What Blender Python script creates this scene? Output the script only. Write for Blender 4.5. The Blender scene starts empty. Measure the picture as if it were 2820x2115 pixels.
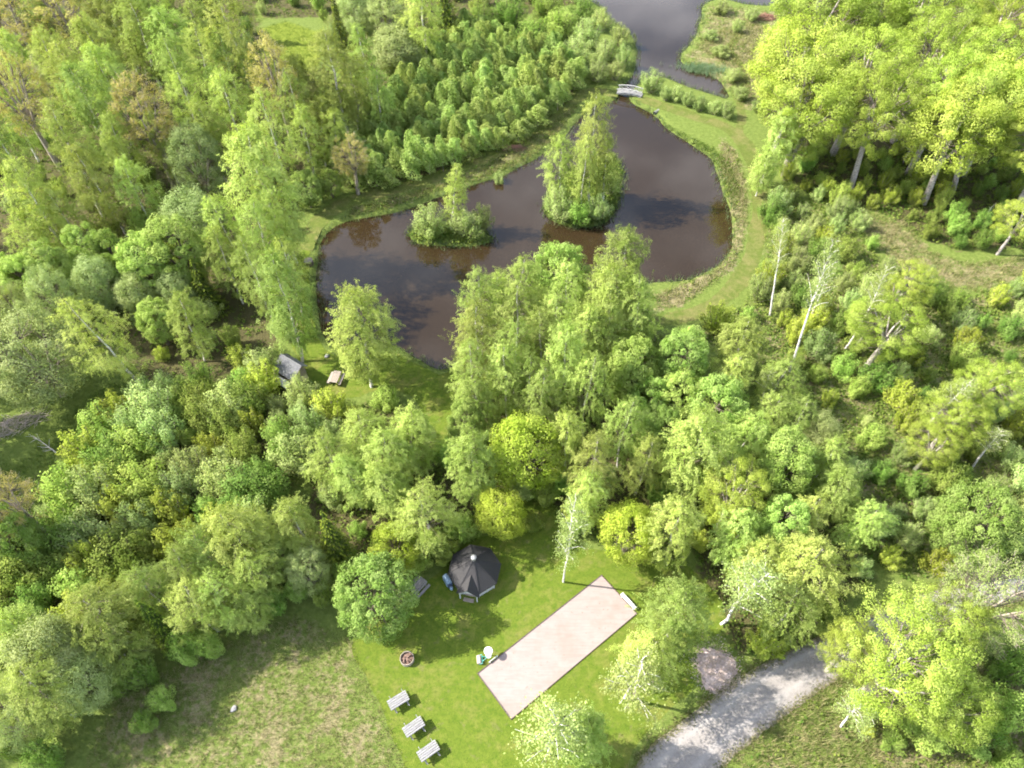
import bpy, bmesh, math, random
import numpy as np
from mathutils import Matrix, Vector

scene = bpy.context.scene
col = scene.collection
R = math.radians

# ---------------------------------------------------------------- camera
cam_data = bpy.data.cameras.new('camera')
cam_data.sensor_width = 36.0
cam_data.lens = 25.21
cam_data.clip_start = 0.5
cam_data.clip_end = 4000
cam = bpy.data.objects.new('camera', cam_data)
cam.location = (0, 0, 62.0)
cam.rotation_euler = (R(90 - 51.0), 0, 0)
col.objects.link(cam)
scene.camera = cam

# ---------------------------------------------------------------- sky, sun, exposure
SUN_EL, SHADOW_DIR = 41.0, -5.0            # shadows fall towards +x, a little towards the camera
SUN_STRENGTH, SKY_STRENGTH, EXPOSURE = 5.0, 0.125, 1.65
world = bpy.data.worlds.new('World')
scene.world = world
world.use_nodes = True
wn, wl = world.node_tree.nodes, world.node_tree.links
wn.clear()
sky = wn.new('ShaderNodeTexSky'); sky.sky_type = 'NISHITA'; sky.sun_disc = False
sky.sun_elevation = R(SUN_EL); sky.sun_rotation = R(-90 - SHADOW_DIR)
sky.air_density = 1.0; sky.dust_density = 1.5; sky.ozone_density = 1.0
tc = wn.new('ShaderNodeTexCoord')
sep = wn.new('ShaderNodeSeparateXYZ'); wl.new(tc.outputs['Generated'], sep.inputs[0])
zz = wn.new('ShaderNodeMath'); zz.operation = 'MAXIMUM'; zz.inputs[1].default_value = 0.06
wl.new(sep.outputs['Z'], zz.inputs[0])
dv = []
for ax in 'XY':
    m = wn.new('ShaderNodeMath'); m.operation = 'DIVIDE'
    wl.new(sep.outputs[ax], m.inputs[0]); wl.new(zz.outputs[0], m.inputs[1]); dv.append(m)
cmb = wn.new('ShaderNodeCombineXYZ'); wl.new(dv[0].outputs[0], cmb.inputs[0]); wl.new(dv[1].outputs[0], cmb.inputs[1])
cn = wn.new('ShaderNodeTexNoise'); cn.inputs['Scale'].default_value = 2.3; cn.inputs['Detail'].default_value = 6
cn.inputs['Roughness'].default_value = 0.55; wl.new(cmb.outputs[0], cn.inputs['Vector'])
cr = wn.new('ShaderNodeValToRGB'); cr.color_ramp.elements[0].position = 0.42; cr.color_ramp.elements[1].position = 0.72
cr.color_ramp.elements[0].color = (0, 0, 0, 1); cr.color_ramp.elements[1].color = (0.85, 0.85, 0.85, 1)
wl.new(cn.outputs['Fac'], cr.inputs[0])
cm = wn.new('ShaderNodeMixRGB'); wl.new(cr.outputs[0], cm.inputs[0]); wl.new(sky.outputs[0], cm.inputs[1])
cm.inputs[2].default_value = (8.6, 8.8, 9.6, 1)
bg = wn.new('ShaderNodeBackground'); bg.inputs[1].default_value = SKY_STRENGTH
wo = wn.new('ShaderNodeOutputWorld'); wl.new(cm.outputs[0], bg.inputs[0]); wl.new(bg.outputs[0], wo.inputs[0])

sun_data = bpy.data.lights.new('sun', 'SUN')
sun_data.energy = SUN_STRENGTH; sun_data.angle = R(0.53); sun_data.color = (1.0, 0.94, 0.83)
sun = bpy.data.objects.new('sun', sun_data)
a = R(SHADOW_DIR)
ldir = Vector((math.cos(a) * math.cos(R(SUN_EL)), math.sin(a) * math.cos(R(SUN_EL)), -math.sin(R(SUN_EL))))
sun.rotation_euler = ldir.to_track_quat('-Z', 'Y').to_euler()
sun.location = (-60, 60, 80)
col.objects.link(sun)

scene.view_settings.view_transform = 'Standard'
scene.view_settings.look = 'None'
scene.view_settings.exposure = EXPOSURE
scene.view_settings.gamma = 1.0
scene.view_settings.use_curve_mapping = False
scene.render.engine = 'CYCLES'
cy = scene.cycles
cy.max_bounces = 4; cy.diffuse_bounces = 3; cy.glossy_bounces = 2; cy.transmission_bounces = 2; cy.transparent_max_bounces = 4
cy.caustics_reflective = False; cy.caustics_refractive = False
cy.use_adaptive_sampling = True; cy.adaptive_threshold = 0.03
cy.use_denoising = True
try:
    cy.denoiser = 'OPENIMAGEDENOISE'; cy.denoising_prefilter = 'FAST'
except Exception:
    pass
cy.sample_clamp_indirect = 6.0
cy.filter_width = 1.9

# ---------------------------------------------------------------- survey of the place, in metres
TREES = [  # kind, x, y, crown width, height, lean, group, label
    ('birch', -75.17, 116.65, 5.58, 14, 0, 'at the top of the upper left wood', 'pale green birch at the top of the upper left wood, second from left'),
    ('birch', -64.27, 119.27, 8.99, 16, 0, 'at the top of the upper left wood', 'pale green birch at the top of the upper left wood, sixth from left'),
    ('birch', -58.42, 113.52, 6.53, 16, 0, 'at the top of the upper left wood', 'pale green birch at the top of the upper left wood, fourth from right'),
    ('birch', -69.38, 105.44, 6.64, 14, 0, 'at the top of the upper left wood', 'pale green birch at the top of the upper left wood, third from left'),
    ('birch', -74.86, 106.58, 5.3, 13, 0, 'at the top of the upper left wood', 'pale green birch at the top of the upper left wood, leftmost'),
    ('birch', -61.95, 106.27, 6.64, 15, 0, 'at the top of the upper left wood', 'pale green birch at the top of the upper left wood, fifth from left'),
    ('birch', -53.48, 111.1, 7.58, 14, 0, 'at the top of the upper left wood', 'pale green birch at the top of the upper left wood, second from right'),
    ('birch', -59.14, 121.06, 6.1, 14, 0, 'at the top of the upper left wood', 'pale green birch at the top of the upper left wood, third from right'),
    ('birch', -53.03, 121.58, 6.18, 11, 0, 'at the top of the upper left wood', 'pale green birch at the top of the upper left wood, rightmost'),
    ('birch', -64.11, 100.27, 6.1, 14, 0, 'at the top of the upper left wood', 'pale green birch at the top of the upper left wood, fourth from left'),
    ('birch', -40.54, 104.34, 8.12, 20, 0, '', 'tallest pale green birch in upper left wood, left of sunny clearing'),
    ('birch', -58.04, 97.25, 6.63, 15, 0, 'below the tallest birch of the upper left wood', 'pale green birch below the tallest birch of the upper left wood, leftmost'),
    ('birch', -48.19, 99.85, 5.05, 15, 0, 'below the tallest birch of the upper left wood', 'pale green birch below the tallest birch of the upper left wood, second from left'),
    ('birch', -42.0, 102.95, 7.23, 14, 0, 'below the tallest birch of the upper left wood', 'pale green birch below the tallest birch of the upper left wood, rightmost'),
    ('birch', -47.5, 108.3, 5.71, 13, 0, 'below the tallest birch of the upper left wood', 'pale green birch below the tallest birch of the upper left wood, third from left'),
    ('birch', -56.15, 87.99, 6.5, 17, 0, 'in the middle of the upper left wood', 'pale green birch in the middle of the upper left wood, leftmost'),
    ('birch', -43.96, 90.76, 5.73, 15, 0, 'in the middle of the upper left wood', 'pale green birch in the middle of the upper left wood, fourth from left'),
    ('birch', -38.36, 90.76, 6.36, 15, 0, 'in the middle of the upper left wood', 'pale green birch in the middle of the upper left wood, rightmost'),
    ('birch', -47.45, 86.53, 4.39, 12, 0, 'in the middle of the upper left wood', 'pale green birch in the middle of the upper left wood, third from left'),
    ('birch', -52.17, 84.53, 4.93, 13, 0, 'in the middle of the upper left wood', 'pale green birch in the middle of the upper left wood, second from left'),
    ('birch', -40.41, 86.72, 5.0, 13, 0, 'in the middle of the upper left wood', 'pale green birch in the middle of the upper left wood, second from right'),
    ('birch', -61.0, 76.53, 5.98, 18, 0, 'near the left edge, above the left clearing', 'pale green birch near the left edge, above the left clearing, second from left'),
    ('birch', -56.1, 79.9, 5.86, 17, 0, 'near the left edge, above the left clearing', 'pale green birch near the left edge, above the left clearing, third from right'),
    ('birch', -56.51, 70.4, 5.26, 15, 0, 'near the left edge, above the left clearing', 'pale green birch near the left edge, above the left clearing, fourth from left'),
    ('birch', -51.43, 75.53, 5.19, 14, 0, 'near the left edge, above the left clearing', 'pale green birch near the left edge, above the left clearing, second from right'),
    ('birch', -54.96, 71.36, 4.55, 11, 0, 'near the left edge, above the left clearing', 'pale green birch near the left edge, above the left clearing, fifth from left'),
    ('birch', -70.26, 92.71, 4.53, 14, 0, 'near the left edge, above the left clearing', 'pale green birch near the left edge, above the left clearing, leftmost'),
    ('birch', -47.79, 76.18, 4.69, 12, 0, 'near the left edge, above the left clearing', 'pale green birch near the left edge, above the left clearing, rightmost'),
    ('birch', -58.86, 68.39, 3.94, 9, 0, 'near the left edge, above the left clearing', 'pale green birch near the left edge, above the left clearing, third from left'),
    ('aspen', -79.2, 116.53, 11.02, 16, 0, '', 'tan budding aspen at the far upper left corner'),
    ('aspen', -71.53, 118.31, 10.76, 16, 0, '', 'tan budding aspen at the top edge, right of corner'),
    ('aspen', -66.06, 90.61, 7.79, 18, 0, '', 'tan budding aspen with bare grey branches at left edge'),
    ('aspen', -48.4, 86.5, 7.32, 17, 0, '', 'tan budding aspen with bare branches amid the upper left birches'),
    ('aspen', -33.27, 97.04, 7.18, 17, 0, '', 'tan budding aspen just below the sunny upper clearing'),
    ('birch', -30.75, 98.72, 5.39, 13, 0, 'between the sunny upper clearing and the pond path', 'pale green birch between the sunny upper clearing and the pond path, third from left'),
    ('birch', -31.0, 84.49, 5.77, 16, 0, 'between the sunny upper clearing and the pond path', 'pale green birch between the sunny upper clearing and the pond path, leftmost'),
    ('birch', -28.49, 88.57, 4.47, 11, 0, 'between the sunny upper clearing and the pond path', 'pale green birch between the sunny upper clearing and the pond path, rightmost'),
    ('birch', -30.15, 92.71, 4.53, 14, 0, 'between the sunny upper clearing and the pond path', 'pale green birch between the sunny upper clearing and the pond path, second from left'),
    ('birch', -25.21, 98.73, 7.85, 16.9, (0.22, 0.12), '', 'tall birch with white trunks just right of the sunny clearing'),
    ('birch', -23.83, 100.65, 5.94, 12.0, (0.66, 0.12), '', 'slimmer birch right of the tall white trunked birch'),
    ('birch', -27.48, 91.68, 4.1, 10.8, (1.84, 0.53), '', 'small birch with white trunk behind the bend of path'),
    ('birch', -25.11, 90.06, 4.41, 9.5, (0.91, 0.27), '', 'slim birch nearest the bend of the pond path'),
    ('willow', -42.09, 83.05, 6.8, 11, 0, '', 'grey green conical alder left of the big pondside birch'),
    ('birch', -28.94, 69.94, 8.06, 20, 0, '', 'biggest birch on the left bank of the pond'),
    ('willow', -39.11, 71.58, 6.89, 10, 0, '', 'grey green rounded sallow below the conical alder'),
    ('birch', -33.62, 66.85, 4.9, 13, 0, 'along the left pond bank above the hut', 'pale green birch along the left pond bank above the hut, leftmost'),
    ('birch', -27.93, 63.39, 5.25, 15, 0, 'along the left pond bank above the hut', 'pale green birch along the left pond bank above the hut, fourth from left'),
    ('birch', -27.67, 70.13, 5.52, 15, 0, 'along the left pond bank above the hut', 'pale green birch along the left pond bank above the hut, third from right'),
    ('birch', -25.14, 60.68, 4.18, 12, 0, 'along the left pond bank above the hut', 'pale green birch along the left pond bank above the hut, rightmost'),
    ('birch', -27.77, 58.65, 4.58, 14, 0, 'along the left pond bank above the hut', 'pale green birch along the left pond bank above the hut, third from left'),
    ('birch', -23.9, 53.51, 5.06, 16, 0, 'along the left pond bank above the hut', 'pale green birch along the left pond bank above the hut, second from right'),
    ('birch', -32.93, 62.89, 4.01, 11, 0, 'along the left pond bank above the hut', 'pale green birch along the left pond bank above the hut, second from left'),
    ('maple', -25.16, 84.08, 3.2, 4.5, 0, '', 'small bright green bush tree at bend of pond path'),
    ('maple', -27.95, 81.77, 4.39, 6, 0, '', 'dark green young tree behind the bend of pond path'),
    ('aspen', -21.78, 84.82, 5.02, 9, 0, '', 'olive many stemmed tree behind the bend of pond path'),
    ('bush', -43.58, 82.88, 4.45, 5, 0, 'in the shade below the upper left birches', 'green bush in the shade below the upper left birches, rightmost'),
    ('bush', -46.92, 79.29, 4.97, 5, 0, 'in the shade below the upper left birches', 'green bush in the shade below the upper left birches, fourth from left'),
    ('bush', -48.74, 75.38, 4.84, 5, 0, 'in the shade below the upper left birches', 'green bush in the shade below the upper left birches, third from left'),
    ('bush', -52.31, 73.5, 4.78, 5, 0, 'in the shade below the upper left birches', 'green bush in the shade below the upper left birches, second from left'),
    ('bush', -44.37, 76.66, 4.28, 4.5, 0, 'in the shade below the upper left birches', 'green bush in the shade below the upper left birches, second from right'),
    ('bush', -55.31, 71.36, 4.14, 4, 0, 'in the shade below the upper left birches', 'green bush in the shade below the upper left birches, leftmost'),
    ('maple', -50.25, 65.91, 4.71, 9, 0, 'in the row above the left thicket', 'fresh green leafy tree in the row above the left thicket, fifth from left'),
    ('maple', -47.41, 65.08, 4.41, 9, 0, 'in the row above the left thicket', 'fresh green leafy tree in the row above the left thicket, third from right'),
    ('maple', -56.19, 61.4, 5.09, 9, 0, 'in the row above the left thicket', 'fresh green leafy tree in the row above the left thicket, second from left'),
    ('maple', -53.51, 62.73, 4.6, 9, 0, 'in the row above the left thicket', 'fresh green leafy tree in the row above the left thicket, third from left'),
    ('maple', -42.59, 62.94, 5.36, 11, 0, 'in the row above the left thicket', 'fresh green leafy tree in the row above the left thicket, second from right'),
    ('maple', -38.99, 64.39, 6.51, 11, 0, 'in the row above the left thicket', 'fresh green leafy tree in the row above the left thicket, rightmost'),
    ('maple', -59.61, 63.3, 3.84, 7, 0, 'in the row above the left thicket', 'fresh green leafy tree in the row above the left thicket, leftmost'),
    ('maple', -51.44, 62.7, 3.81, 8, 0, 'in the row above the left thicket', 'fresh green leafy tree in the row above the left thicket, fourth from left'),
    ('willow', -47.67, 60.93, 5.07, 9, 0, 'in front of the left row of leafy trees', 'grey green sallow tree in front of the left row of leafy trees, fourth from left'),
    ('willow', -56.06, 57.36, 4.44, 8, 0, 'in front of the left row of leafy trees', 'grey green sallow tree in front of the left row of leafy trees, leftmost'),
    ('willow', -50.24, 57.06, 4.64, 10, 0, 'in front of the left row of leafy trees', 'grey green sallow tree in front of the left row of leafy trees, third from left'),
    ('willow', -43.22, 60.16, 4.29, 7, 0, 'in front of the left row of leafy trees', 'grey green sallow tree in front of the left row of leafy trees, second from right'),
    ('willow', -39.15, 60.93, 4.31, 7, 0, 'in front of the left row of leafy trees', 'grey green sallow tree in front of the left row of leafy trees, rightmost'),
    ('willow', -52.94, 56.44, 4.17, 7, 0, 'in front of the left row of leafy trees', 'grey green sallow tree in front of the left row of leafy trees, second from left'),
    ('willow', -49.32, 48.66, 9.81, 11, 0, '', 'big grey green sallow above the left brush pile'),
    ('birch', -40.35, 49.23, 5.17, 14, -1, '', 'pale birch leaning left beside the big grey green sallow'),
    ('maple', -39.98, 56.15, 3.9, 7, 0, '', 'fresh green maple amid the mid left thicket'),
    ('birch', -35.05, 53.51, 4.24, 10, 0, '', 'slender pale birch amid the mid left thicket'),
    ('spruce', -35.86, 61.24, 3.79, 9, 0, '', 'young yellow tipped spruce in the mid left thicket'),
    ('willow', -35.33, 18.33, 5.37, 10, 0, 'in the lower left corner by the meadow', 'grey green sallow tree in the lower left corner by the meadow, second from left'),
    ('willow', -33.48, 17.2, 4.67, 8, 0, 'in the lower left corner by the meadow', 'grey green sallow tree in the lower left corner by the meadow, rightmost'),
    ('willow', -37.26, 14.1, 4.16, 8, 0, 'in the lower left corner by the meadow', 'grey green sallow tree in the lower left corner by the meadow, leftmost'),
    ('birch', -33.24, 21.12, 6.07, 10, 0, 'in the lower left corner by the meadow', 'pale green birch in the lower left corner by the meadow, third from left'),
    ('birch', -35.36, 15.69, 5.53, 10, 0, 'in the lower left corner by the meadow', 'pale green birch in the lower left corner by the meadow, second from left'),
    ('birch', -31.31, 19.51, 4.4, 8, 0, 'in the lower left corner by the meadow', 'pale green birch in the lower left corner by the meadow, rightmost'),
    ('birch', -38.31, 20.03, 4.4, 9, 0, 'in the lower left corner by the meadow', 'pale green birch in the lower left corner by the meadow, leftmost'),
    ('birch', -23.56, 27.98, 5.5, 11, 0, 'in the dense clump above the left meadow', 'pale green birch in the dense clump above the left meadow, fourth from right'),
    ('birch', -24.72, 26.28, 5.05, 10, 0, 'in the dense clump above the left meadow', 'pale green birch in the dense clump above the left meadow, fourth from left'),
    ('birch', -21.9, 25.47, 4.27, 9, 0, 'in the dense clump above the left meadow', 'pale green birch in the dense clump above the left meadow, third from right'),
    ('birch', -25.58, 22.59, 4.52, 9, 0, 'in the dense clump above the left meadow', 'pale green birch in the dense clump above the left meadow, third from left'),
    ('birch', -29.87, 24.01, 3.63, 9, 0, 'in the dense clump above the left meadow', 'pale green birch in the dense clump above the left meadow, leftmost'),
    ('birch', -21.7, 23.13, 3.85, 7, 0, 'in the dense clump above the left meadow', 'pale green birch in the dense clump above the left meadow, second from right'),
    ('birch', -21.77, 28.0, 3.59, 9, 0, 'in the dense clump above the left meadow', 'pale green birch in the dense clump above the left meadow, rightmost'),
    ('birch', -27.14, 25.21, 3.84, 10, 0, 'in the dense clump above the left meadow', 'pale green birch in the dense clump above the left meadow, second from left'),
    ('birch', -23.8, 23.45, 4.18, 9, 0, 'in the dense clump above the left meadow', 'pale green birch in the dense clump above the left meadow, fifth from left'),
    ('spruce', -28.86, 21.68, 2.85, 9, 0, '', 'dark spruce in the dense clump above left meadow'),
    ('birch', -18.35, 29.86, 3.83, 10, 0, '', 'pale birch beside the spruce left of the cabin'),
    ('spruce', -15.58, 28.73, 3.66, 10, 0, '', 'dark spruce with bright green tips left of the cabin'),
    ('willow', -17.6, 26.67, 3.63, 6, 0, '', 'grey green sallow below the spruce left of cabin'),
    ('maple', -20.69, 27.58, 3.25, 6, 0, '', 'dark green bush tree right of the meadow clump'),
    ('bush', -28.13, 16.5, 2.96, 3, 0, 'at the shaded edge of the left meadow', 'green bush at the shaded edge of the left meadow, sixth from left'),
    ('bush', -35.4, 12.29, 3.31, 5, 0, 'at the shaded edge of the left meadow', 'green bush at the shaded edge of the left meadow, second from left'),
    ('bush', -28.95, 14.81, 2.55, 3, 0, 'at the shaded edge of the left meadow', 'green bush at the shaded edge of the left meadow, fifth from left'),
    ('bush', -37.91, 12.61, 2.1, 5, 0, 'at the shaded edge of the left meadow', 'green bush at the shaded edge of the left meadow, leftmost'),
    ('bush', -32.07, 17.66, 3.33, 5, 0, 'at the shaded edge of the left meadow', 'green bush at the shaded edge of the left meadow, third from left'),
    ('bush', -30.08, 18.38, 3.36, 5, 0, 'at the shaded edge of the left meadow', 'green bush at the shaded edge of the left meadow, fourth from left'),
    ('bush', -26.88, 20.23, 3.43, 5, 0, 'at the shaded edge of the left meadow', 'green bush at the shaded edge of the left meadow, fourth from right'),
    ('bush', -25.18, 20.7, 3.07, 4.5, 0, 'at the shaded edge of the left meadow', 'green bush at the shaded edge of the left meadow, third from right'),
    ('bush', -20.64, 24.37, 3.2, 4, 0, 'at the shaded edge of the left meadow', 'green bush at the shaded edge of the left meadow, second from right'),
    ('bush', -18.88, 25.62, 2.84, 4, 0, 'at the shaded edge of the left meadow', 'green bush at the shaded edge of the left meadow, rightmost'),
    ('aspen', -42.04, 30.46, 4.73, 13, -1, '', 'yellow green leaning tree with bare trunk at left edge'),
    ('maple', -43.24, 29.01, 3.84, 9, 0, '', 'mid green tree at left edge below the leaning tree'),
    ('birch', -15.55, 49.8, 6.62, 14, 0, '', 'lone birch with bent top between the hut and pond'),
    ('birch', -3.36, 54.37, 4.94, 13, 0, 'at the water side of the central clump', 'pale green birch at the water side of the central clump, leftmost'),
    ('birch', 0.55, 56.49, 5.63, 13, 0, 'at the water side of the central clump', 'pale green birch at the water side of the central clump, third from left'),
    ('birch', 5.72, 55.79, 5.51, 12.5, 0, 'at the water side of the central clump', 'pale green birch at the water side of the central clump, fourth from left'),
    ('birch', 12.39, 58.17, 5.79, 15, 0, 'at the water side of the central clump', 'pale green birch at the water side of the central clump, second from right'),
    ('birch', 9.98, 54.08, 6.39, 13.5, 0, 'at the water side of the central clump', 'pale green birch at the water side of the central clump, third from right'),
    ('birch', 13.39, 53.0, 5.13, 13, 0, 'at the water side of the central clump', 'pale green birch at the water side of the central clump, rightmost'),
    ('birch', -1.81, 55.39, 4.28, 11, 0, 'at the water side of the central clump', 'pale green birch at the water side of the central clump, second from left'),
    ('maple', 5.02, 59.99, 6.54, 11.5, 0, '', 'bright green broad tree at top of the central clump'),
    ('birch', -3.14, 49.69, 4.99, 13, 0, 'in the middle of the central clump', 'pale green birch in the middle of the central clump, leftmost'),
    ('birch', 0.73, 52.19, 4.85, 13, 0, 'in the middle of the central clump', 'pale green birch in the middle of the central clump, third from left'),
    ('birch', 0.19, 48.18, 4.7, 12.5, 0, 'in the middle of the central clump', 'pale green birch in the middle of the central clump, second from left'),
    ('birch', 4.61, 50.99, 5.04, 13, 0, 'in the middle of the central clump', 'pale green birch in the middle of the central clump, third from right'),
    ('birch', 2.9, 49.51, 4.52, 12.5, 0, 'in the middle of the central clump', 'pale green birch in the middle of the central clump, fourth from left'),
    ('birch', 7.95, 49.51, 5.0, 12.5, 0, 'in the middle of the central clump', 'pale green birch in the middle of the central clump, second from right'),
    ('birch', 10.32, 50.75, 5.06, 12, 0, 'in the middle of the central clump', 'pale green birch in the middle of the central clump, rightmost'),
    ('birch', -3.75, 45.85, 4.62, 12, 0, 'in the lower part of the central clump', 'pale green birch in the lower part of the central clump, leftmost'),
    ('birch', -2.87, 42.84, 4.1, 10, 0, 'in the lower part of the central clump', 'pale green birch in the lower part of the central clump, second from left'),
    ('birch', 4.69, 45.22, 4.06, 15, 0, 'in the lower part of the central clump', 'pale green birch in the lower part of the central clump, second from right'),
    ('birch', 7.34, 42.92, 4.25, 13, 0, 'in the lower part of the central clump', 'pale green birch in the lower part of the central clump, rightmost'),
    ('birch', -0.46, 45.01, 4.13, 12, 0, 'in the lower part of the central clump', 'pale green birch in the lower part of the central clump, third from left'),
    ('birch', 3.24, 42.8, 3.83, 12, 0, 'in the lower part of the central clump', 'pale green birch in the lower part of the central clump, third from right'),
    ('birch', 1.57, 45.01, 3.7, 11, 0, 'in the lower part of the central clump', 'pale green birch in the lower part of the central clump, fourth from left'),
    ('maple', 12.06, 46.85, 5.18, 11, 0, '', 'green leafy tree at the right of the central clump'),
    ('maple', -4.62, 41.24, 3.66, 7.5, 0, '', 'green leafy tree at the left foot of central clump'),
    ('yellow', 0.96, 37.4, 6.57, 10, 0, '', 'yellow leafed tree in the middle of the central wood'),
    ('birch', -3.25, 35.23, 4.64, 11, 0, 'between the hut lawn and the cabin', 'pale green birch between the hut lawn and the cabin, rightmost'),
    ('birch', -7.59, 30.45, 5.27, 10, 0, 'between the hut lawn and the cabin', 'pale green birch between the hut lawn and the cabin, second from right'),
    ('birch', -9.47, 39.37, 4.98, 9, 0, 'between the hut lawn and the cabin', 'pale green birch between the hut lawn and the cabin, third from right'),
    ('birch', -11.67, 37.06, 4.77, 9.5, 0, 'between the hut lawn and the cabin', 'pale green birch between the hut lawn and the cabin, fifth from left'),
    ('birch', -15.17, 40.32, 4.74, 8, 0, 'between the hut lawn and the cabin', 'pale green birch between the hut lawn and the cabin, third from left'),
    ('birch', -16.72, 36.48, 4.33, 9, 0, 'between the hut lawn and the cabin', 'pale green birch between the hut lawn and the cabin, leftmost'),
    ('birch', -14.7, 34.47, 3.82, 9, 0, 'between the hut lawn and the cabin', 'pale green birch between the hut lawn and the cabin, second from left'),
    ('birch', -11.62, 33.49, 4.21, 9, 0, 'between the hut lawn and the cabin', 'pale green birch between the hut lawn and the cabin, fourth from left'),
    ('birch', 7.6, 34.87, 4.6, 12, 0, 'right of the yellow tree in the central wood', 'pale green birch right of the yellow tree in the central wood, third from left'),
    ('birch', 6.88, 31.97, 3.5, 10, 0, 'right of the yellow tree in the central wood', 'pale green birch right of the yellow tree in the central wood, second from left'),
    ('birch', 5.36, 37.78, 3.46, 11, 0, 'right of the yellow tree in the central wood', 'pale green birch right of the yellow tree in the central wood, leftmost'),
    ('birch', 10.71, 39.36, 3.95, 11, 0, 'right of the yellow tree in the central wood', 'pale green birch right of the yellow tree in the central wood, second from right'),
    ('birch', 12.17, 36.11, 3.43, 10, 0, 'right of the yellow tree in the central wood', 'pale green birch right of the yellow tree in the central wood, rightmost'),
    ('yellow', -0.85, 31.74, 4.45, 6.5, 0, '', 'yellow leafed tree right behind the dark roofed cabin'),
    ('yellow', -10.47, 28.53, 4.52, 6.5, 0, '', 'yellow green tree left behind the dark roofed cabin'),
    ('maple', -11.42, 24.19, 6.58, 8, 0, '', 'round fresh green maple on the lawn left of cabin'),
    ('thin', 4.67, 27.05, 3.31, 14.4, (0.0, 0.03), '', 'nearly bare birch with forked white trunk beside the gravel court'),
    ('yellow', 10.45, 30.21, 5.2, 7, 0, '', 'small bright yellow green tree at lawn edge above court'),
    ('bush', -6.17, 29.38, 3.38, 3, 0, 'at the wooded edge behind the cabin lawn', 'green bush at the wooded edge behind the cabin lawn, fifth from left'),
    ('bush', -8.64, 28.47, 3.35, 3, 0, 'at the wooded edge behind the cabin lawn', 'green bush at the wooded edge behind the cabin lawn, third from left'),
    ('bush', -4.55, 31.45, 3.86, 4, 0, 'at the wooded edge behind the cabin lawn', 'green bush at the wooded edge behind the cabin lawn, sixth from left'),
    ('bush', 3.29, 35.39, 3.56, 4, 0, 'at the wooded edge behind the cabin lawn', 'green bush at the wooded edge behind the cabin lawn, third from right'),
    ('bush', 6.23, 32.41, 3.46, 4, 0, 'at the wooded edge behind the cabin lawn', 'green bush at the wooded edge behind the cabin lawn, second from right'),
    ('bush', -7.51, 30.64, 2.99, 3.5, 0, 'at the wooded edge behind the cabin lawn', 'green bush at the wooded edge behind the cabin lawn, fourth from left'),
    ('bush', 13.23, 29.59, 3.37, 4, 0, 'at the wooded edge behind the cabin lawn', 'green bush at the wooded edge behind the cabin lawn, rightmost'),
    ('bush', -16.38, 25.2, 2.82, 4, 0, 'at the wooded edge behind the cabin lawn', 'green bush at the wooded edge behind the cabin lawn, leftmost'),
    ('bush', -15.02, 26.91, 2.87, 4, 0, 'at the wooded edge behind the cabin lawn', 'green bush at the wooded edge behind the cabin lawn, second from left'),
    ('bush', 1.93, 32.46, 2.63, 2, 0, 'at the wooded edge behind the cabin lawn', 'green bush at the wooded edge behind the cabin lawn, fourth from right'),
    ('maple', 17.31, 47.94, 5.26, 10, 0, 'in the wood right of the central clump', 'fresh green leafy tree in the wood right of the central clump, third from left'),
    ('maple', 16.84, 44.07, 4.65, 9, 0, 'in the wood right of the central clump', 'fresh green leafy tree in the wood right of the central clump, fourth from left'),
    ('maple', 20.02, 42.5, 5.93, 10, 0, 'in the wood right of the central clump', 'fresh green leafy tree in the wood right of the central clump, third from right'),
    ('maple', 18.52, 50.42, 3.95, 8, 0, 'in the wood right of the central clump', 'fresh green leafy tree in the wood right of the central clump, fifth from left'),
    ('maple', 24.97, 35.44, 5.1, 11, 0, 'in the wood right of the central clump', 'fresh green leafy tree in the wood right of the central clump, rightmost'),
    ('maple', 23.43, 29.5, 4.06, 9, 0, 'in the wood right of the central clump', 'fresh green leafy tree in the wood right of the central clump, second from right'),
    ('maple', 13.78, 44.2, 4.22, 8, 0, 'in the wood right of the central clump', 'fresh green leafy tree in the wood right of the central clump, leftmost'),
    ('maple', 14.27, 40.76, 4.55, 8, 0, 'in the wood right of the central clump', 'fresh green leafy tree in the wood right of the central clump, second from left'),
    ('birch', 24.33, 51.61, 4.95, 9, 0, 'in the wood left of the three bare birches', 'pale green birch in the wood left of the three bare birches, third from left'),
    ('birch', 27.17, 46.48, 4.29, 8, 0, 'in the wood left of the three bare birches', 'pale green birch in the wood left of the three bare birches, third from right'),
    ('birch', 15.89, 35.84, 5.82, 14, 0, 'in the wood left of the three bare birches', 'pale green birch in the wood left of the three bare birches, leftmost'),
    ('birch', 27.59, 40.85, 4.28, 9, 0, 'in the wood left of the three bare birches', 'pale green birch in the wood left of the three bare birches, second from right'),
    ('birch', 29.19, 36.17, 3.45, 9, 0, 'in the wood left of the three bare birches', 'pale green birch in the wood left of the three bare birches, rightmost'),
    ('birch', 22.03, 38.17, 4.37, 10, 0, 'in the wood left of the three bare birches', 'pale green birch in the wood left of the three bare birches, fourth from left'),
    ('birch', 24.75, 41.85, 4.09, 9, 0, 'in the wood left of the three bare birches', 'pale green birch in the wood left of the three bare birches, fifth from left'),
    ('birch', 21.99, 46.56, 4.27, 9, 0, 'in the wood left of the three bare birches', 'pale green birch in the wood left of the three bare birches, second from left'),
    ('willow', 29.62, 39.66, 3.38, 8, 0, '', 'blue green sallow in the wood right of centre'),
    ('oak', 19.52, 32.29, 5.68, 11, 0, '', 'wind swept yellow green tree with bare limbs right of centre'),
    ('birch', 29.27, 33.25, 3.78, 9, 0, 'in the wood above the road', 'pale green birch in the wood above the road, second from right'),
    ('birch', 14.25, 28.76, 4.36, 11, 0, 'in the wood above the road', 'pale green birch in the wood above the road, leftmost'),
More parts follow.
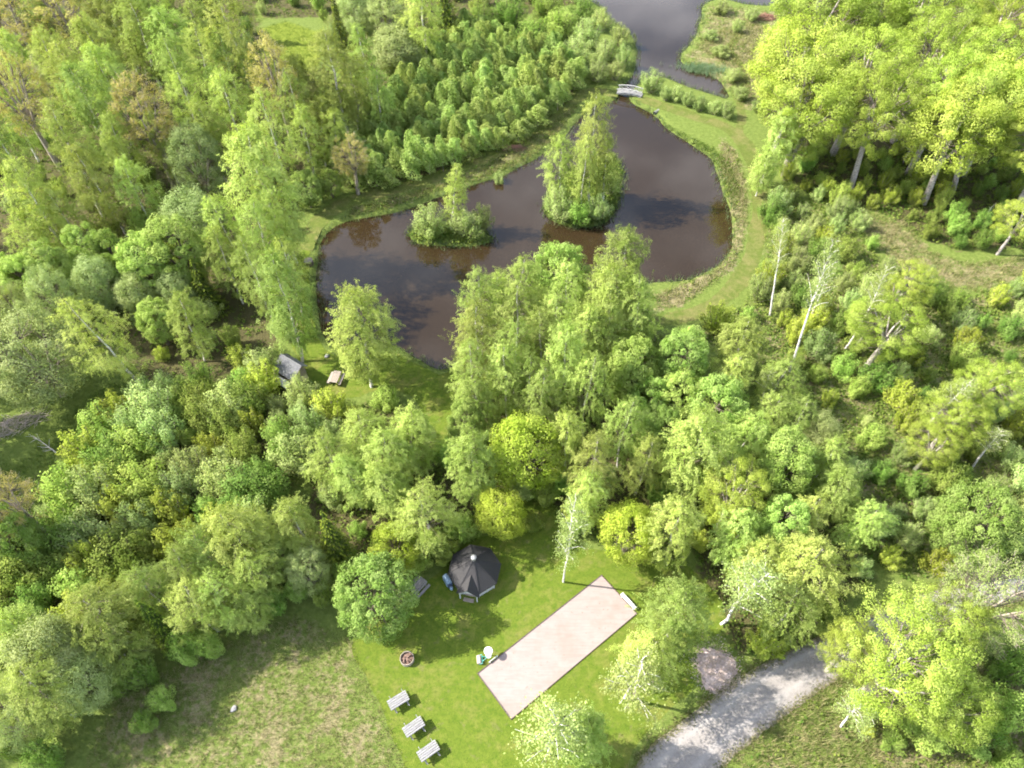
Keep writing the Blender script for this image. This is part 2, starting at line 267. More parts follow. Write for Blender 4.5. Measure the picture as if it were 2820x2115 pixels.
    ('birch', 26.24, 30.49, 3.27, 9, 0, 'in the wood above the road', 'pale green birch in the wood above the road, fifth from left'),
    ('birch', 31.01, 30.8, 3.72, 8, 0, 'in the wood above the road', 'pale green birch in the wood above the road, rightmost'),
    ('birch', 25.18, 25.95, 6.2, 10, 0, 'in the wood above the road', 'pale green birch in the wood above the road, third from right'),
    ('birch', 22.64, 22.82, 4.95, 8, 0, 'in the wood above the road', 'pale green birch in the wood above the road, fourth from left'),
    ('birch', 19.47, 28.88, 4.02, 9, 0, 'in the wood above the road', 'pale green birch in the wood above the road, second from left'),
    ('birch', 21.22, 26.99, 3.97, 8, 0, 'in the wood above the road', 'pale green birch in the wood above the road, third from left'),
    ('thin', 18.33, 23.18, 4.82, 11, 1, '', 'sparse birch with white leaning trunk beside the gravel heap'),
    ('birch', 12.97, 20.68, 4.86, 12, 0, '', 'pale birch between the court end and the gravel heap'),
    ('birch', 10.53, 18.76, 4.3, 10, 0, '', 'lower pale birch right of the court'),
    ('thin', 9.31, 17.05, 5.19, 11, 0, '', 'sparse birch with forked white limbs right of the court'),
    ('thin', 2.87, 12.9, 5.38, 12, 0, '', 'sparse pale birch overhanging the lower court corner'),
    ('birch', 5.2, 12.95, 3.71, 9, 0, '', 'pale birch at bottom edge right of lower court corner'),
    ('maple', 41.02, 30.44, 6.54, 9.5, 0, '', 'round pale green bushy tree by the right edge above road'),
    ('oak', 26.45, 19.24, 5.03, 9, 0, '', 'smaller yellow oak at the left of the big road oak'),
    ('oak', 34.53, 20.57, 5.37, 11, 0, '', 'yellow oak between the big road oak and the right edge'),
    ('oak', 28.9, 17.33, 9.81, 13, 0, '', 'big bright yellow oak overhanging the road'),
    ('oak', 32.64, 14.99, 5.82, 9, 0, '', 'lower yellow oak crown right of the road'),
    ('ash', 36.58, 21.66, 7.47, 14, 0, '', 'half bare pale tree at the right edge above the road'),
    ('thin', 26.37, 14.84, 3.34, 6.5, 0, '', 'small birch with bent white trunk right of the road'),
    ('bush', 32.35, 14.18, 4.66, 4, 0, 'in the lower right corner', 'green bush in the lower right corner, second from left'),
    ('bush', 38.17, 15.44, 4.66, 6, 0, 'in the lower right corner', 'green bush in the lower right corner, fourth from left'),
    ('bush', 36.16, 13.69, 4.28, 4, 0, 'in the lower right corner', 'green bush in the lower right corner, third from left'),
    ('bush', 40.27, 18.59, 3.72, 6, 0, 'in the lower right corner', 'green bush in the lower right corner, rightmost'),
    ('bush', 29.77, 13.58, 2.53, 2, 0, 'in the lower right corner', 'green bush in the lower right corner, leftmost'),
    ('bush', 37.91, 12.18, 3.18, 3, 0, 'in the lower right corner', 'green bush in the lower right corner, second from right'),
    ('oak', 46.87, 110.4, 15.25, 20, 0, 'along the top edge of the oak stand', 'bright yellow green oak along the top edge of the oak stand, leftmost'),
    ('oak', 61.64, 110.4, 11.79, 20, 0, 'along the top edge of the oak stand', 'bright yellow green oak along the top edge of the oak stand, third from left'),
    ('oak', 71.61, 105.08, 12.09, 20, 0, 'along the top edge of the oak stand', 'bright yellow green oak along the top edge of the oak stand, rightmost'),
    ('oak', 55.58, 112.61, 10.63, 18, 0, 'along the top edge of the oak stand', 'bright yellow green oak along the top edge of the oak stand, second from left'),
    ('oak', 71.68, 117.4, 10.93, 18, 0, 'along the top edge of the oak stand', 'bright yellow green oak along the top edge of the oak stand, second from right'),
    ('oak', 39.7, 95.77, 14.66, 19, 0, 'in the middle of the oak stand', 'bright yellow green oak in the middle of the oak stand, leftmost'),
    ('oak', 48.1, 94.49, 13.2, 20, 0, 'in the middle of the oak stand', 'bright yellow green oak in the middle of the oak stand, second from left'),
    ('oak', 58.25, 97.82, 12.85, 20, 0, 'in the middle of the oak stand', 'bright yellow green oak in the middle of the oak stand, third from left'),
    ('oak', 64.55, 95.77, 12.74, 19, 0, 'in the middle of the oak stand', 'bright yellow green oak in the middle of the oak stand, rightmost'),
    ('oak', 39.53, 89.09, 12.33, 17, 0, 'in the front of the oak stand', 'bright yellow green oak in the front of the oak stand, leftmost'),
    ('oak', 57.69, 89.66, 12.25, 19, 0, 'in the front of the oak stand', 'bright yellow green oak in the front of the oak stand, second from left'),
    ('oak', 65.49, 89.32, 11.67, 18, 0, 'in the front of the oak stand', 'bright yellow green oak in the front of the oak stand, rightmost'),
    ('oak', 48.45, 86.36, 10.61, 18.4, (-1.5, 0.92), '', 'oak with leaning pale trunk at the front of the stand'),
    ('oak', 57.49, 82.62, 10.39, 17.7, (-1.39, 0.92), '', 'oak with pale trunk at the front right of the stand'),
    ('oak', 62.72, 85.6, 10.32, 18.2, (-2.26, 1.5), '', 'oak just behind the front right pale trunk'),
    ('oak', 68.43, 79.55, 9.98, 17.2, (-2.2, 1.66), '', 'oak with pale trunk at the right edge of stand'),
    ('oak', 40.09, 89.16, 6.43, 9, 0, '', 'smallest oak at the left foot of the oak stand'),
    ('birch', 35.48, 86.31, 4.7, 12, 0, '', 'slim birch beside the pond path at the oak stand'),
    ('birch', 34.46, 84.37, 3.17, 7, 0, '', 'small slim birch beside the pond path'),
    ('oak', 63.2, 71.92, 5.45, 9, 0, '', 'small oak with pale leaning trunk at the right edge'),
    ('bare', 31.34, 51.99, 3.02, 18.6, (-1.18, 0.62), '', 'tallest leaning bare birch with white trunk right of pond'),
    ('bare', 31.07, 60.72, 2.7, 14.2, (-2.17, 0.99), '', 'upright bare birch nearest the pond on the right'),
    ('bare', 38.53, 55.34, 2.85, 12.5, (-0.49, 0.27), '', 'rightmost of three bare leaning birches right of the pond'),
    ('bare', 26.73, 46.63, 2.35, 6.4, (-0.36, 0.17), '', 'thin bare birch below the tallest leaning birch'),
    ('bare', 35.3, 59.41, 2.53, 9.4, (-0.22, 0.06), '', 'thin bare birch between the tall leaning birches'),
    ('bare', 46.78, 39.28, 2.63, 6.4, (-0.09, 0.07), '', 'bare birch at the right edge below the yellow oaks'),
    ('bare', 43.26, 43.88, 3.31, 9.2, (0.23, -0.3), '', 'bare white birch leaning right, beside yellow oaks at right'),
    ('oak', 44.77, 59.8, 6.03, 9, 0, 'right of the three bare birches', 'bright yellow green oak right of the three bare birches, rightmost'),
    ('oak', 40.27, 52.75, 7.38, 10, 0, 'right of the three bare birches', 'bright yellow green oak right of the three bare birches, second from left'),
    ('oak', 39.8, 55.69, 5.14, 7, 0, 'right of the three bare birches', 'bright yellow green oak right of the three bare birches, leftmost'),
    ('oak', 43.12, 41.32, 6.29, 9, 0, 'at the far right behind the leaning white birch', 'bright yellow green oak at the far right behind the leaning white birch, second from left'),
    ('oak', 47.46, 44.89, 6.44, 10, 0, 'at the far right behind the leaning white birch', 'bright yellow green oak at the far right behind the leaning white birch, rightmost'),
    ('oak', 40.78, 38.97, 4.46, 7, 0, 'at the far right behind the leaning white birch', 'bright yellow green oak at the far right behind the leaning white birch, leftmost'),
    ('willow', -19.02, 117.65, 8.05, 8, 0, '', 'pale grey green sallow left of the sapling stand'),
    ('sallow', 39.9, 141.31, 5.27, 2.5, 0, 'on the far right bank of the upper pond', 'light green sallow bush on the far right bank of the upper pond, second from left'),
    ('sallow', 41.47, 133.71, 3.39, 2.5, 0, 'on the far right bank of the upper pond', 'light green sallow bush on the far right bank of the upper pond, fifth from left'),
    ('sallow', 45.0, 138.39, 4.34, 2.5, 0, 'on the far right bank of the upper pond', 'light green sallow bush on the far right bank of the upper pond, second from right'),
    ('sallow', 36.88, 124.6, 4.87, 2, 0, 'on the far right bank of the upper pond', 'light green sallow bush on the far right bank of the upper pond, third from left'),
    ('sallow', 37.22, 116.17, 4.66, 2.4, 0, 'on the far right bank of the upper pond', 'light green sallow bush on the far right bank of the upper pond, fourth from left'),
    ('sallow', 37.19, 110.21, 4.14, 2.4, 0, 'on the far right bank of the upper pond', 'light green sallow bush on the far right bank of the upper pond, third from right'),
    ('sallow', 35.96, 130.85, 4.19, 1.8, 0, 'on the far right bank of the upper pond', 'light green sallow bush on the far right bank of the upper pond, leftmost'),
    ('sallow', 39.5, 106.85, 3.7, 2.2, 0, 'on the far right bank of the upper pond', 'light green sallow bush on the far right bank of the upper pond, rightmost'),
    ('willow', -22.37, 129.07, 7.7, 9, 0, '', 'whitish blossoming tree at the top edge'),
    ('willow', -26.81, 129.61, 6.89, 10, 0, '', 'pale sallow at top edge left of the blossoming tree'),
    ('spruce', -11.68, 129.56, 5.24, 15, 0, '', 'dark spruce at the top edge, right of the pale birch'),
    ('spruce', -21.48, 133.8, 4.94, 15, 0, '', 'dark spruce at the top edge, left of the pale birch'),
    ('spruce', -53.75, 130.39, 6.46, 16, 0, '', 'dark spruce at the top edge, left of the sunny clearing'),
    ('spruce', -28.78, 121.09, 3.88, 13, 0, '', 'dark narrow spruce behind the sunny upper clearing'),
    ('birch', -14.5, 119.6, 6.35, 17, 0, '', 'pale birch between two dark spruces at the top edge'),
    ('birch', -22.47, 108.3, 4.64, 13, 0, '', 'slim pale birch left of the sapling stand'),
    ('birch', -19.81, 98.87, 4.08, 11, 0, '', 'slim birch at the left corner of the sapling stand'),
    ('bush', 3.59, 127.42, 8.98, 5, 0, 'at the back of the sapling stand', 'green bush at the back of the sapling stand, fifth from left'),
    ('bush', -0.51, 134.41, 9.26, 6, 0, 'at the back of the sapling stand', 'green bush at the back of the sapling stand, third from left'),
    ('bush', 8.68, 131.86, 9.18, 5, 0, 'at the back of the sapling stand', 'green bush at the back of the sapling stand, second from right'),
    ('bush', -5.51, 132.56, 8.35, 6, 0, 'at the back of the sapling stand', 'green bush at the back of the sapling stand, second from left'),
    ('bush', -8.69, 128.3, 7.38, 5, 0, 'at the back of the sapling stand', 'green bush at the back of the sapling stand, leftmost'),
    ('bush', 6.37, 138.4, 7.75, 5, 0, 'at the back of the sapling stand', 'green bush at the back of the sapling stand, third from right'),
    ('bush', 13.19, 137.06, 7.71, 4.5, 0, 'at the back of the sapling stand', 'green bush at the back of the sapling stand, rightmost'),
    ('bush', 1.11, 122.35, 7.16, 5, 0, 'at the back of the sapling stand', 'green bush at the back of the sapling stand, fourth from left'),
    ('sallow', 16.08, 121.53, 6.73, 5, 0, 'on the left shore of the upper pond', 'light green sallow bush on the left shore of the upper pond, fifth from left'),
    ('sallow', 19.26, 128.5, 4.94, 4, 0, 'on the left shore of the upper pond', 'light green sallow bush on the left shore of the upper pond, second from right'),
    ('sallow', 13.44, 128.3, 7.38, 5, 0, 'on the left shore of the upper pond', 'light green sallow bush on the left shore of the upper pond, second from left'),
    ('sallow', 18.86, 120.42, 4.34, 4.5, 0, 'on the left shore of the upper pond', 'light green sallow bush on the left shore of the upper pond, rightmost'),
    ('sallow', 14.22, 116.18, 5.8, 4, 0, 'on the left shore of the upper pond', 'light green sallow bush on the left shore of the upper pond, third from left'),
    ('sallow', 17.39, 116.66, 4.66, 3.5, 0, 'on the left shore of the upper pond', 'light green sallow bush on the left shore of the upper pond, third from right'),
    ('sallow', 10.62, 121.53, 7.13, 5, 0, 'on the left shore of the upper pond', 'light green sallow bush on the left shore of the upper pond, leftmost'),
    ('sallow', 16.47, 134.81, 5.94, 4, 0, 'on the left shore of the upper pond', 'light green sallow bush on the left shore of the upper pond, fourth from left'),
    ('sallow', 22.9, 112.65, 5.31, 4.2, 0, 'in the row right of the white footbridge', 'light green sallow bush in the row right of the white footbridge, leftmost'),
    ('sallow', 25.12, 110.12, 3.38, 2.5, 0, 'in the row right of the white footbridge', 'light green sallow bush in the row right of the white footbridge, second from left'),
    ('sallow', 26.81, 109.89, 3.38, 2.6, 0, 'in the row right of the white footbridge', 'light green sallow bush in the row right of the white footbridge, third from left'),
    ('sallow', 28.59, 108.32, 3.35, 2.6, 0, 'in the row right of the white footbridge', 'light green sallow bush in the row right of the white footbridge, fourth from left'),
    ('sallow', 30.3, 106.91, 3.33, 2.6, 0, 'in the row right of the white footbridge', 'light green sallow bush in the row right of the white footbridge, third from right'),
    ('sallow', 32.24, 105.81, 3.3, 2.6, 0, 'in the row right of the white footbridge', 'light green sallow bush in the row right of the white footbridge, second from right'),
    ('sallow', 34.01, 104.81, 3.65, 2.8, 0, 'in the row right of the white footbridge', 'light green sallow bush in the row right of the white footbridge, rightmost'),
    ('sallow', -11.07, 76.08, 6.39, 4.8, 0, '', 'grey twiggy sallow bush on the small island'),
    ('sallow', -6.02, 75.76, 6.08, 4.4, 0, '', 'green sallow bush right of the birch on small island'),
    ('sallow', -3.85, 76.95, 3.79, 4.8, 0, '', 'rightmost sallow bush on the small island'),
    ('bush', -10.45, 75.23, 2.75, 2.2, 0, '', 'low bright green bush at front of the small island'),
    ('birch', -8.18, 77.07, 3.15, 10.2, (0.95, 0.11), '', 'lone slender birch on the small island'),
    ('birch', 10.7, 82.88, 4.69, 16, 0, '', 'tallest birch on the big island'),
    ('birch', 6.79, 81.82, 4.4, 11, 0, '', 'leftmost birch on the big island'),
    ('birch', 12.7, 83.08, 3.82, 11, 0, '', 'rightmost birch on the big island'),
    ('birch', 9.39, 80.15, 3.73, 12, 0, '', 'front birch amid the big island'),
    ('sallow', 6.41, 79.69, 5.91, 5, 0, '', 'leftmost sallow bush at front of the big island'),
    ('sallow', 11.67, 79.45, 4.99, 4, 0, '', 'pale sallow bush at the right front of big island'),
    ('bush', 8.92, 78.45, 4.65, 4, 0, '', 'green bush at the front middle of big island'),
    ('sallow', 13.8, 84.64, 3.22, 4, 0, '', 'rear sallow bush on right shore of big island'),
    ('sallow', -1.86, 88.24, 2.52, 2.2, 0, '', 'small round bush on the pond bank left of big island'),
]
AREA = {
    'pond': [(14.42, 109.82), (10.64, 104.81), (9.17, 102.14), (7.81, 99.29), (5.92, 96.53), (3.05, 93.49), (0.27, 91.26), (-1.42, 89.65), (-4.42, 87.96), (-7.05, 86.63), (-9.94, 85.0), (-13.06, 82.88), (-16.43, 81.01), (-19.52, 79.99), (-22.85, 78.79), (-24.48, 77.12), (-25.37, 74.91), (-25.6, 72.31), (-25.22, 68.74), (-24.32, 64.51), (-23.24, 60.52), (-21.85, 57.12), (-19.65, 55.15), (-16.52, 55.87), (-14.12, 56.16), (-12.11, 54.87), (-9.86, 53.46), (-8.22, 52.62), (-6.66, 53.04), (-4.06, 54.58), (-0.33, 57.49), (5.28, 61.3), (11.15, 64.51), (17.17, 66.76), (20.13, 67.02), (22.53, 67.44), (25.82, 69.44), (28.11, 72.12), (29.47, 75.1), (30.1, 78.0), (30.37, 82.04), (30.25, 86.3), (30.06, 90.8), (29.82, 94.09), (28.13, 96.53), (26.39, 99.03), (24.69, 101.74), (23.94, 103.73), (23.03, 105.9), (21.86, 107.28), (20.44, 108.68), (19.23, 110.83), (19.76, 113.02), (20.73, 114.82), (22.81, 117.26), (25.65, 117.88), (29.19, 115.12), (33.37, 112.29), (35.87, 111.26), (35.95, 114.52), (34.94, 117.57), (31.6, 120.41), (29.61, 124.32), (32.23, 129.6), (34.27, 134.44), (36.07, 140.09), (37.7, 146.04), (41.6, 148.52), (45.67, 146.04), (50.11, 145.64), (54.93, 146.86), (61.51, 154.51), (60.46, 173.54), (30.24, 176.14), (9.28, 166.05), (14.4, 150.2), (16.67, 146.04), (18.07, 141.06), (20.71, 136.29), (22.22, 131.73), (22.33, 127.35), (21.54, 122.34), (20.24, 117.57), (18.89, 115.12), (17.76, 113.02), (17.09, 110.83), (15.94, 109.82)],
    'island_small': [(-13.82, 76.25), (-12.69, 74.63), (-10.18, 73.97), (-7.11, 73.78), (-4.06, 74.34), (-2.85, 75.57), (-3.82, 77.21), (-6.68, 78.2), (-10.48, 78.39), (-13.25, 77.61)],
    'island_big': [(4.62, 81.01), (5.65, 79.19), (7.81, 78.0), (10.33, 78.0), (12.93, 78.99), (14.43, 81.53), (15.47, 85.76), (16.18, 89.65), (15.83, 93.14), (14.2, 94.33), (11.34, 93.14), (8.42, 90.22), (5.9, 86.3), (4.81, 83.09)],
    'lawn': [(-7.11, 10.56), (-8.61, 12.48), (-9.99, 15.17), (-11.76, 18.04), (-13.28, 20.11), (-13.81, 21.68), (-12.87, 23.71), (-9.82, 25.83), (-6.63, 28.03), (-4.2, 31.05), (-0.93, 32.01), (0.64, 35.27), (3.82, 35.27), (6.3, 31.05), (8.84, 30.1), (14.38, 29.4), (16.74, 28.03), (18.77, 25.18), (18.31, 22.68), (15.17, 20.69), (15.14, 18.04), (12.12, 15.52), (9.66, 13.47), (6.87, 10.56)],
    'hut_lawn': [(-24.77, 54.28), (-25.72, 56.43), (-25.47, 59.41), (-26.07, 64.15), (-27.6, 69.22), (-27.85, 73.74), (-26.8, 77.56), (-26.02, 77.37), (-26.34, 72.81), (-25.63, 67.49), (-24.67, 63.33), (-23.53, 59.41), (-22.2, 56.07), (-19.7, 54.14), (-16.34, 54.84), (-14.12, 55.13), (-11.97, 53.85), (-9.75, 52.4), (-8.12, 51.58), (-6.32, 51.99), (-6.51, 45.7), (-6.65, 42.11), (-7.85, 39.83), (-8.61, 43.88), (-10.95, 48.22), (-14.14, 49.51), (-17.54, 48.22), (-20.69, 48.86), (-23.33, 52.19)],
    'path_left': [(-27.37, 72.81), (-26.25, 78.75), (-22.73, 82.83), (-16.91, 86.04), (-11.16, 88.92), (-5.22, 92.62), (-0.42, 96.48), (4.65, 102.35), (8.94, 108.35), (12.97, 112.39), (17.54, 111.95)],
    'path_right': [(20.99, 110.64), (24.3, 108.07), (29.07, 105.03), (33.0, 102.35), (35.04, 98.73), (35.8, 93.21), (35.33, 86.91), (33.87, 79.55), (31.68, 72.81), (29.2, 67.49), (25.83, 63.5), (21.73, 60.95), (17.69, 59.95), (14.62, 59.72)],
    'path_track': [(35.08, 100.01), (36.51, 104.62), (37.2, 108.78), (39.46, 115.38), (39.78, 121.66), (38.88, 127.49), (42.2, 133.69)],
    'road_left': [(7.87, 9.94), (9.48, 11.86), (10.94, 13.47), (14.39, 15.7), (17.38, 17.67), (19.99, 19.16), (23.06, 20.61), (26.61, 22.08), (30.25, 23.5), (33.54, 24.84), (36.82, 25.96), (40.04, 26.74), (42.81, 27.36), (46.98, 27.99), (55.47, 28.94)],
    'road_right': [(14.37, 9.94), (16.49, 11.86), (18.2, 13.2), (21.39, 15.17), (24.48, 17.01), (27.66, 18.78), (30.48, 20.38), (33.73, 21.8), (36.53, 22.89), (38.82, 23.58), (41.12, 24.25), (42.97, 24.76), (44.36, 25.1), (47.03, 25.52), (55.06, 26.57)],
    'court': [(8.17, 27.64), (10.98, 24.1), (-0.07, 15.41), (-2.85, 18.96)],
    'thicket_left': [(-41.16, 47.58), (-34.96, 48.86), (-28.71, 52.88), (-25.67, 50.84), (-23.62, 48.22), (-17.27, 46.32), (-15.54, 44.48), (-19.39, 40.96), (-21.83, 38.73), (-20.84, 33.49), (-24.09, 32.01), (-25.92, 28.71), (-32.21, 25.61), (-33.44, 23.09), (-39.59, 20.3), (-43.01, 19.16), (-48.2, 25.18), (-48.16, 28.71), (-44.33, 33.0), (-44.82, 37.64), (-43.14, 43.28)],
    'wood_left': [(-120.92, 160.4), (-52.56, 160.4), (-47.05, 135.53), (-32.7, 121.66), (-27.49, 98.73), (-30.54, 84.74), (-29.37, 78.55), (-30.33, 71.0), (-25.89, 60.18), (-27.04, 54.99), (-32.23, 50.17), (-41.5, 50.17), (-54.19, 67.49), (-65.51, 69.22), (-75.3, 71.0)],
    'thicket_right': [(35.83, 82.62), (44.53, 83.67), (46.55, 79.55), (47.6, 71.0), (49.98, 67.49), (55.68, 64.15), (64.35, 66.64), (64.03, 52.19), (53.04, 30.1), (47.0, 29.17), (36.06, 27.36), (32.53, 29.64), (33.57, 34.5), (33.14, 42.69), (30.81, 46.95), (27.07, 48.22), (24.26, 54.99), (21.52, 57.9), (28.48, 62.53), (32.22, 69.22)],
    'understory': [(39.05, 88.02), (46.28, 95.01), (55.35, 95.01), (69.29, 95.01), (86.71, 95.01), (74.58, 71.0), (66.39, 72.81), (57.29, 72.81), (53.14, 76.59), (52.26, 79.55), (47.47, 82.62), (42.58, 83.67)],
    'saplings': [(-23.9, 86.36), (-22.83, 93.21), (-22.5, 98.73), (-20.39, 105.3), (-18.81, 111.66), (-16.46, 120.05), (-12.88, 126.64), (-7.22, 130.1), (-0.5, 126.64), (4.42, 124.95), (8.81, 122.47), (12.24, 116.6), (10.87, 111.8), (6.82, 105.85), (2.29, 99.24), (-2.78, 94.52), (-6.98, 91.91), (-11.83, 88.92), (-16.91, 86.04)],
    'wood_center': [(-20.37, 46.95), (-13.92, 47.58), (-10.23, 45.7), (-6.87, 39.28), (-6.01, 45.7), (-5.4, 48.86), (-0.31, 52.19), (7.87, 57.9), (16.24, 59.41), (21.06, 54.99), (22.55, 45.7), (20.49, 34.5), (16.21, 30.1), (10.57, 30.1), (5.91, 32.01), (0.64, 36.57), (-4.7, 32.5), (-8.85, 29.17), (-13.15, 29.17), (-16.92, 26.04), (-18.91, 27.81), (-20.58, 34.5), (-20.14, 39.83)],
    'corner_right': [(27.32, 13.81), (32.19, 17.3), (38.81, 19.54), (44.23, 21.88), (50.37, 23.09), (43.72, 9.94), (27.9, 9.94)],
    'top_strip': [(-52.56, 160.4), (-35.24, 160.4), (-10.31, 162.73), (13.73, 158.1), (15.82, 147.27), (8.39, 143.21), (-9.13, 135.53), (-17.01, 126.64), (-20.58, 113.87), (-24.27, 106.68), (-30.03, 120.05), (-35.61, 139.3), (-47.88, 139.3)],
    'right_top': [(39.46, 105.3), (45.36, 124.95), (53.04, 143.21), (61.75, 155.85), (127.06, 165.12), (90.2, 95.01), (41.41, 95.01)],
    'wood_right': [(22.78, 46.95), (30.5, 45.7), (33.14, 40.96), (33.12, 33.0), (31.82, 28.71), (33.52, 27.36), (28.33, 23.92), (23.26, 21.48), (19.36, 19.92), (17.31, 23.92), (16.93, 29.17), (17.78, 34.5)],
    'verge_right': [(15.25, 9.94), (21.72, 15.0), (27.99, 18.59), (30.64, 18.41), (30.94, 15.87), (28.21, 13.14), (26.5, 9.94)],
    'green_bank': [(23.73, 103.68), (26.83, 100.01), (30.47, 96.23), (32.35, 91.44), (32.37, 84.74), (31.1, 81.58), (30.53, 83.67), (30.25, 87.47), (30.07, 92.03), (28.4, 96.48), (25.49, 100.65)],
    'far_bank': [(32.8, 128.36), (38.21, 145.22), (44.31, 144.21), (51.68, 141.24), (43.81, 108.07), (36.78, 106.68), (36.29, 113.87), (31.47, 120.05), (30.01, 123.62)],
    'meadow': [(-33.6, 9.94), (-32.26, 17.3), (-27.0, 20.3), (-23.53, 22.28), (-19.02, 23.92), (-13.81, 21.68), (-11.76, 18.04), (-9.99, 15.17), (-8.61, 12.48), (-7.06, 9.94)],
    'clearing_left': [(-53.68, 38.73), (-49.82, 40.68), (-48.0, 44.48), (-45.9, 49.51), (-41.72, 50.84), (-40.86, 48.22), (-43.51, 45.7), (-45.21, 39.83), (-44.7, 35.01), (-47.68, 32.5), (-49.88, 30.58)],
    'clearing_top': [(-46.62, 135.53), (-42.43, 138.34), (-35.53, 133.69), (-33.23, 120.05), (-39.3, 118.47), (-43.97, 121.66)],
    'clearing_left_up': [(-64.76, 62.53), (-66.3, 71.0), (-61.81, 74.68), (-56.2, 72.81), (-56.79, 69.66), (-61.58, 68.35), (-61.44, 60.18)],
    'dry_right': [(46.84, 81.58), (53.26, 78.75), (54.56, 72.81), (58.63, 70.1), (67.71, 71.72), (65.59, 67.06), (57.09, 64.8), (51.95, 66.47), (49.4, 70.1), (47.49, 75.44)],
    'dry_top': [(32.8, 128.36), (39.12, 135.53), (46.42, 137.4), (49.46, 131.88), (44.83, 112.39), (39.31, 108.07), (37.86, 120.05)],
    'bank_right': [(32.33, 98.73), (33.74, 95.01), (33.61, 86.91), (32.28, 79.55), (29.98, 72.81), (28.07, 69.22), (24.52, 65.8), (20.57, 62.53), (17.64, 61.74), (17.38, 64.15), (21.12, 66.22), (25.55, 68.35), (28.77, 72.81), (30.31, 77.56), (30.65, 82.62), (30.65, 91.44)],
    'bank_left': [(10.84, 108.78), (6.69, 98.73), (1.65, 92.62), (-4.43, 88.58), (-10.91, 85.28), (-17.09, 81.58), (-22.61, 79.75), (-22.23, 81.58), (-16.72, 84.2), (-9.73, 87.47), (-3.16, 92.62), (1.7, 97.47), (6.89, 103.95)],
}
SPOT = {'bar_table': (-1.99, 20.48),
 'bench': (10.34, 25.1),
 'bench0': (9.74, 25.7),
 'bench1': (10.77, 24.47),
 'board': (-1.58, 20.1),
 'boulder_hut': (-21.24, 54.29),
 'bridge0': (17.61, 111.85),
 'bridge1': (20.98, 110.85),
 'bridge_f0': (17.59, 112.71),
 'brush_left': (-52.31, 44.78),
 'brush_path': (0.42, 95.99),
 'brush_top': (48.15, 139.3),
 'cabin': (-3.37, 27.69),
 'covered_grill': (-5.76, 26.87),
 'culvert': (23.12, 106.51),
 'dead_branch': (-47.03, 41.07),
 'dead_stick': (57.93, 92.38),
 'fire_pit': (-8.87, 20.09),
 'grey_t0': (-8.85, 25.8),
 'grey_t1': (-8.04, 26.81),
 'grey_table': (-8.43, 26.39),
 'heap': (17.2, 19.3),
 'hut_e0': (-26.12, 52.51),
 'hut_e1': (-23.75, 49.74),
 'hut_r0': (-25.48, 52.34),
 'hut_r1': (-22.95, 50.59),
 'hut_t0': (-19.71, 50.17),
 'hut_t1': (-19.47, 51.45),
 'hut_table': (-19.57, 50.66),
 'lean0': (-25.36, 50.56),
 'lean1': (-24.06, 49.34),
 'meadow_boulder': (-22.65, 16.19),
 'reed_patch': (33.58, 120.31),
 'roller': (-2.78, 20.04),
 'stick2': (62.49, 77.56),
 'stump': (-26.1, 70.12),
 'table_a': (-9.22, 16.65),
 'table_a0': (-9.91, 16.26),
 'table_a1': (-8.53, 17.11),
 'table_b': (-7.8, 14.66),
 'table_b0': (-8.47, 14.21),
 'table_b1': (-7.14, 15.13),
 'table_c': (-6.51, 12.92),
 'table_c0': (-7.19, 12.5),
 'table_c1': (-5.84, 13.41)}

# ---------------------------------------------------------------- helpers
def tag(o, label=None, cat=None, group=None, kind=None):
    if label: o['label'] = label
    if cat: o['category'] = cat
    if group: o['group'] = group
    if kind: o['kind'] = kind
    return o

def link(o, parent=None):
    col.objects.link(o)
    if parent: o.parent = parent
    return o

def empty(name, loc=(0, 0, 0), rz=0.0):
    o = bpy.data.objects.new(name, None)
    o.empty_display_size = 0.3
    o.location = loc; o.rotation_euler = (0, 0, rz)
    return link(o)

def np_mesh(name, V, Q, mats, tone=None, mat_idx=None, smooth=False):
    """mesh from vertex and quad / triangle arrays"""
    V = np.asarray(V, np.float32); Q = np.asarray(Q, np.int32); k = Q.shape[1]; n = len(Q)
    me = bpy.data.meshes.new(name)
    me.vertices.add(len(V)); me.vertices.foreach_set('co', V.ravel())
    me.loops.add(n * k); me.loops.foreach_set('vertex_index', Q.ravel())
    me.polygons.add(n); me.polygons.foreach_set('loop_start', np.arange(0, n * k, k, dtype=np.int32))
    me.polygons.foreach_set('loop_total', np.full(n, k, np.int32))
    if smooth: me.polygons.foreach_set('use_smooth', np.ones(n, bool))
    if mat_idx is not None: me.polygons.foreach_set('material_index', np.asarray(mat_idx, np.int32))
    for m in (mats if isinstance(mats, (list, tuple)) else [mats]): me.materials.append(m)
    if tone is not None:
        at = me.attributes.new('tone', 'FLOAT', 'FACE'); at.data.foreach_set('value', np.asarray(tone, np.float32))
    me.update(); me.validate()
    return me

def mesh_obj(name, me, parent=None, loc=None):
    o = bpy.data.objects.new(name, me)
    if loc is not None: o.location = loc
    return link(o, parent)

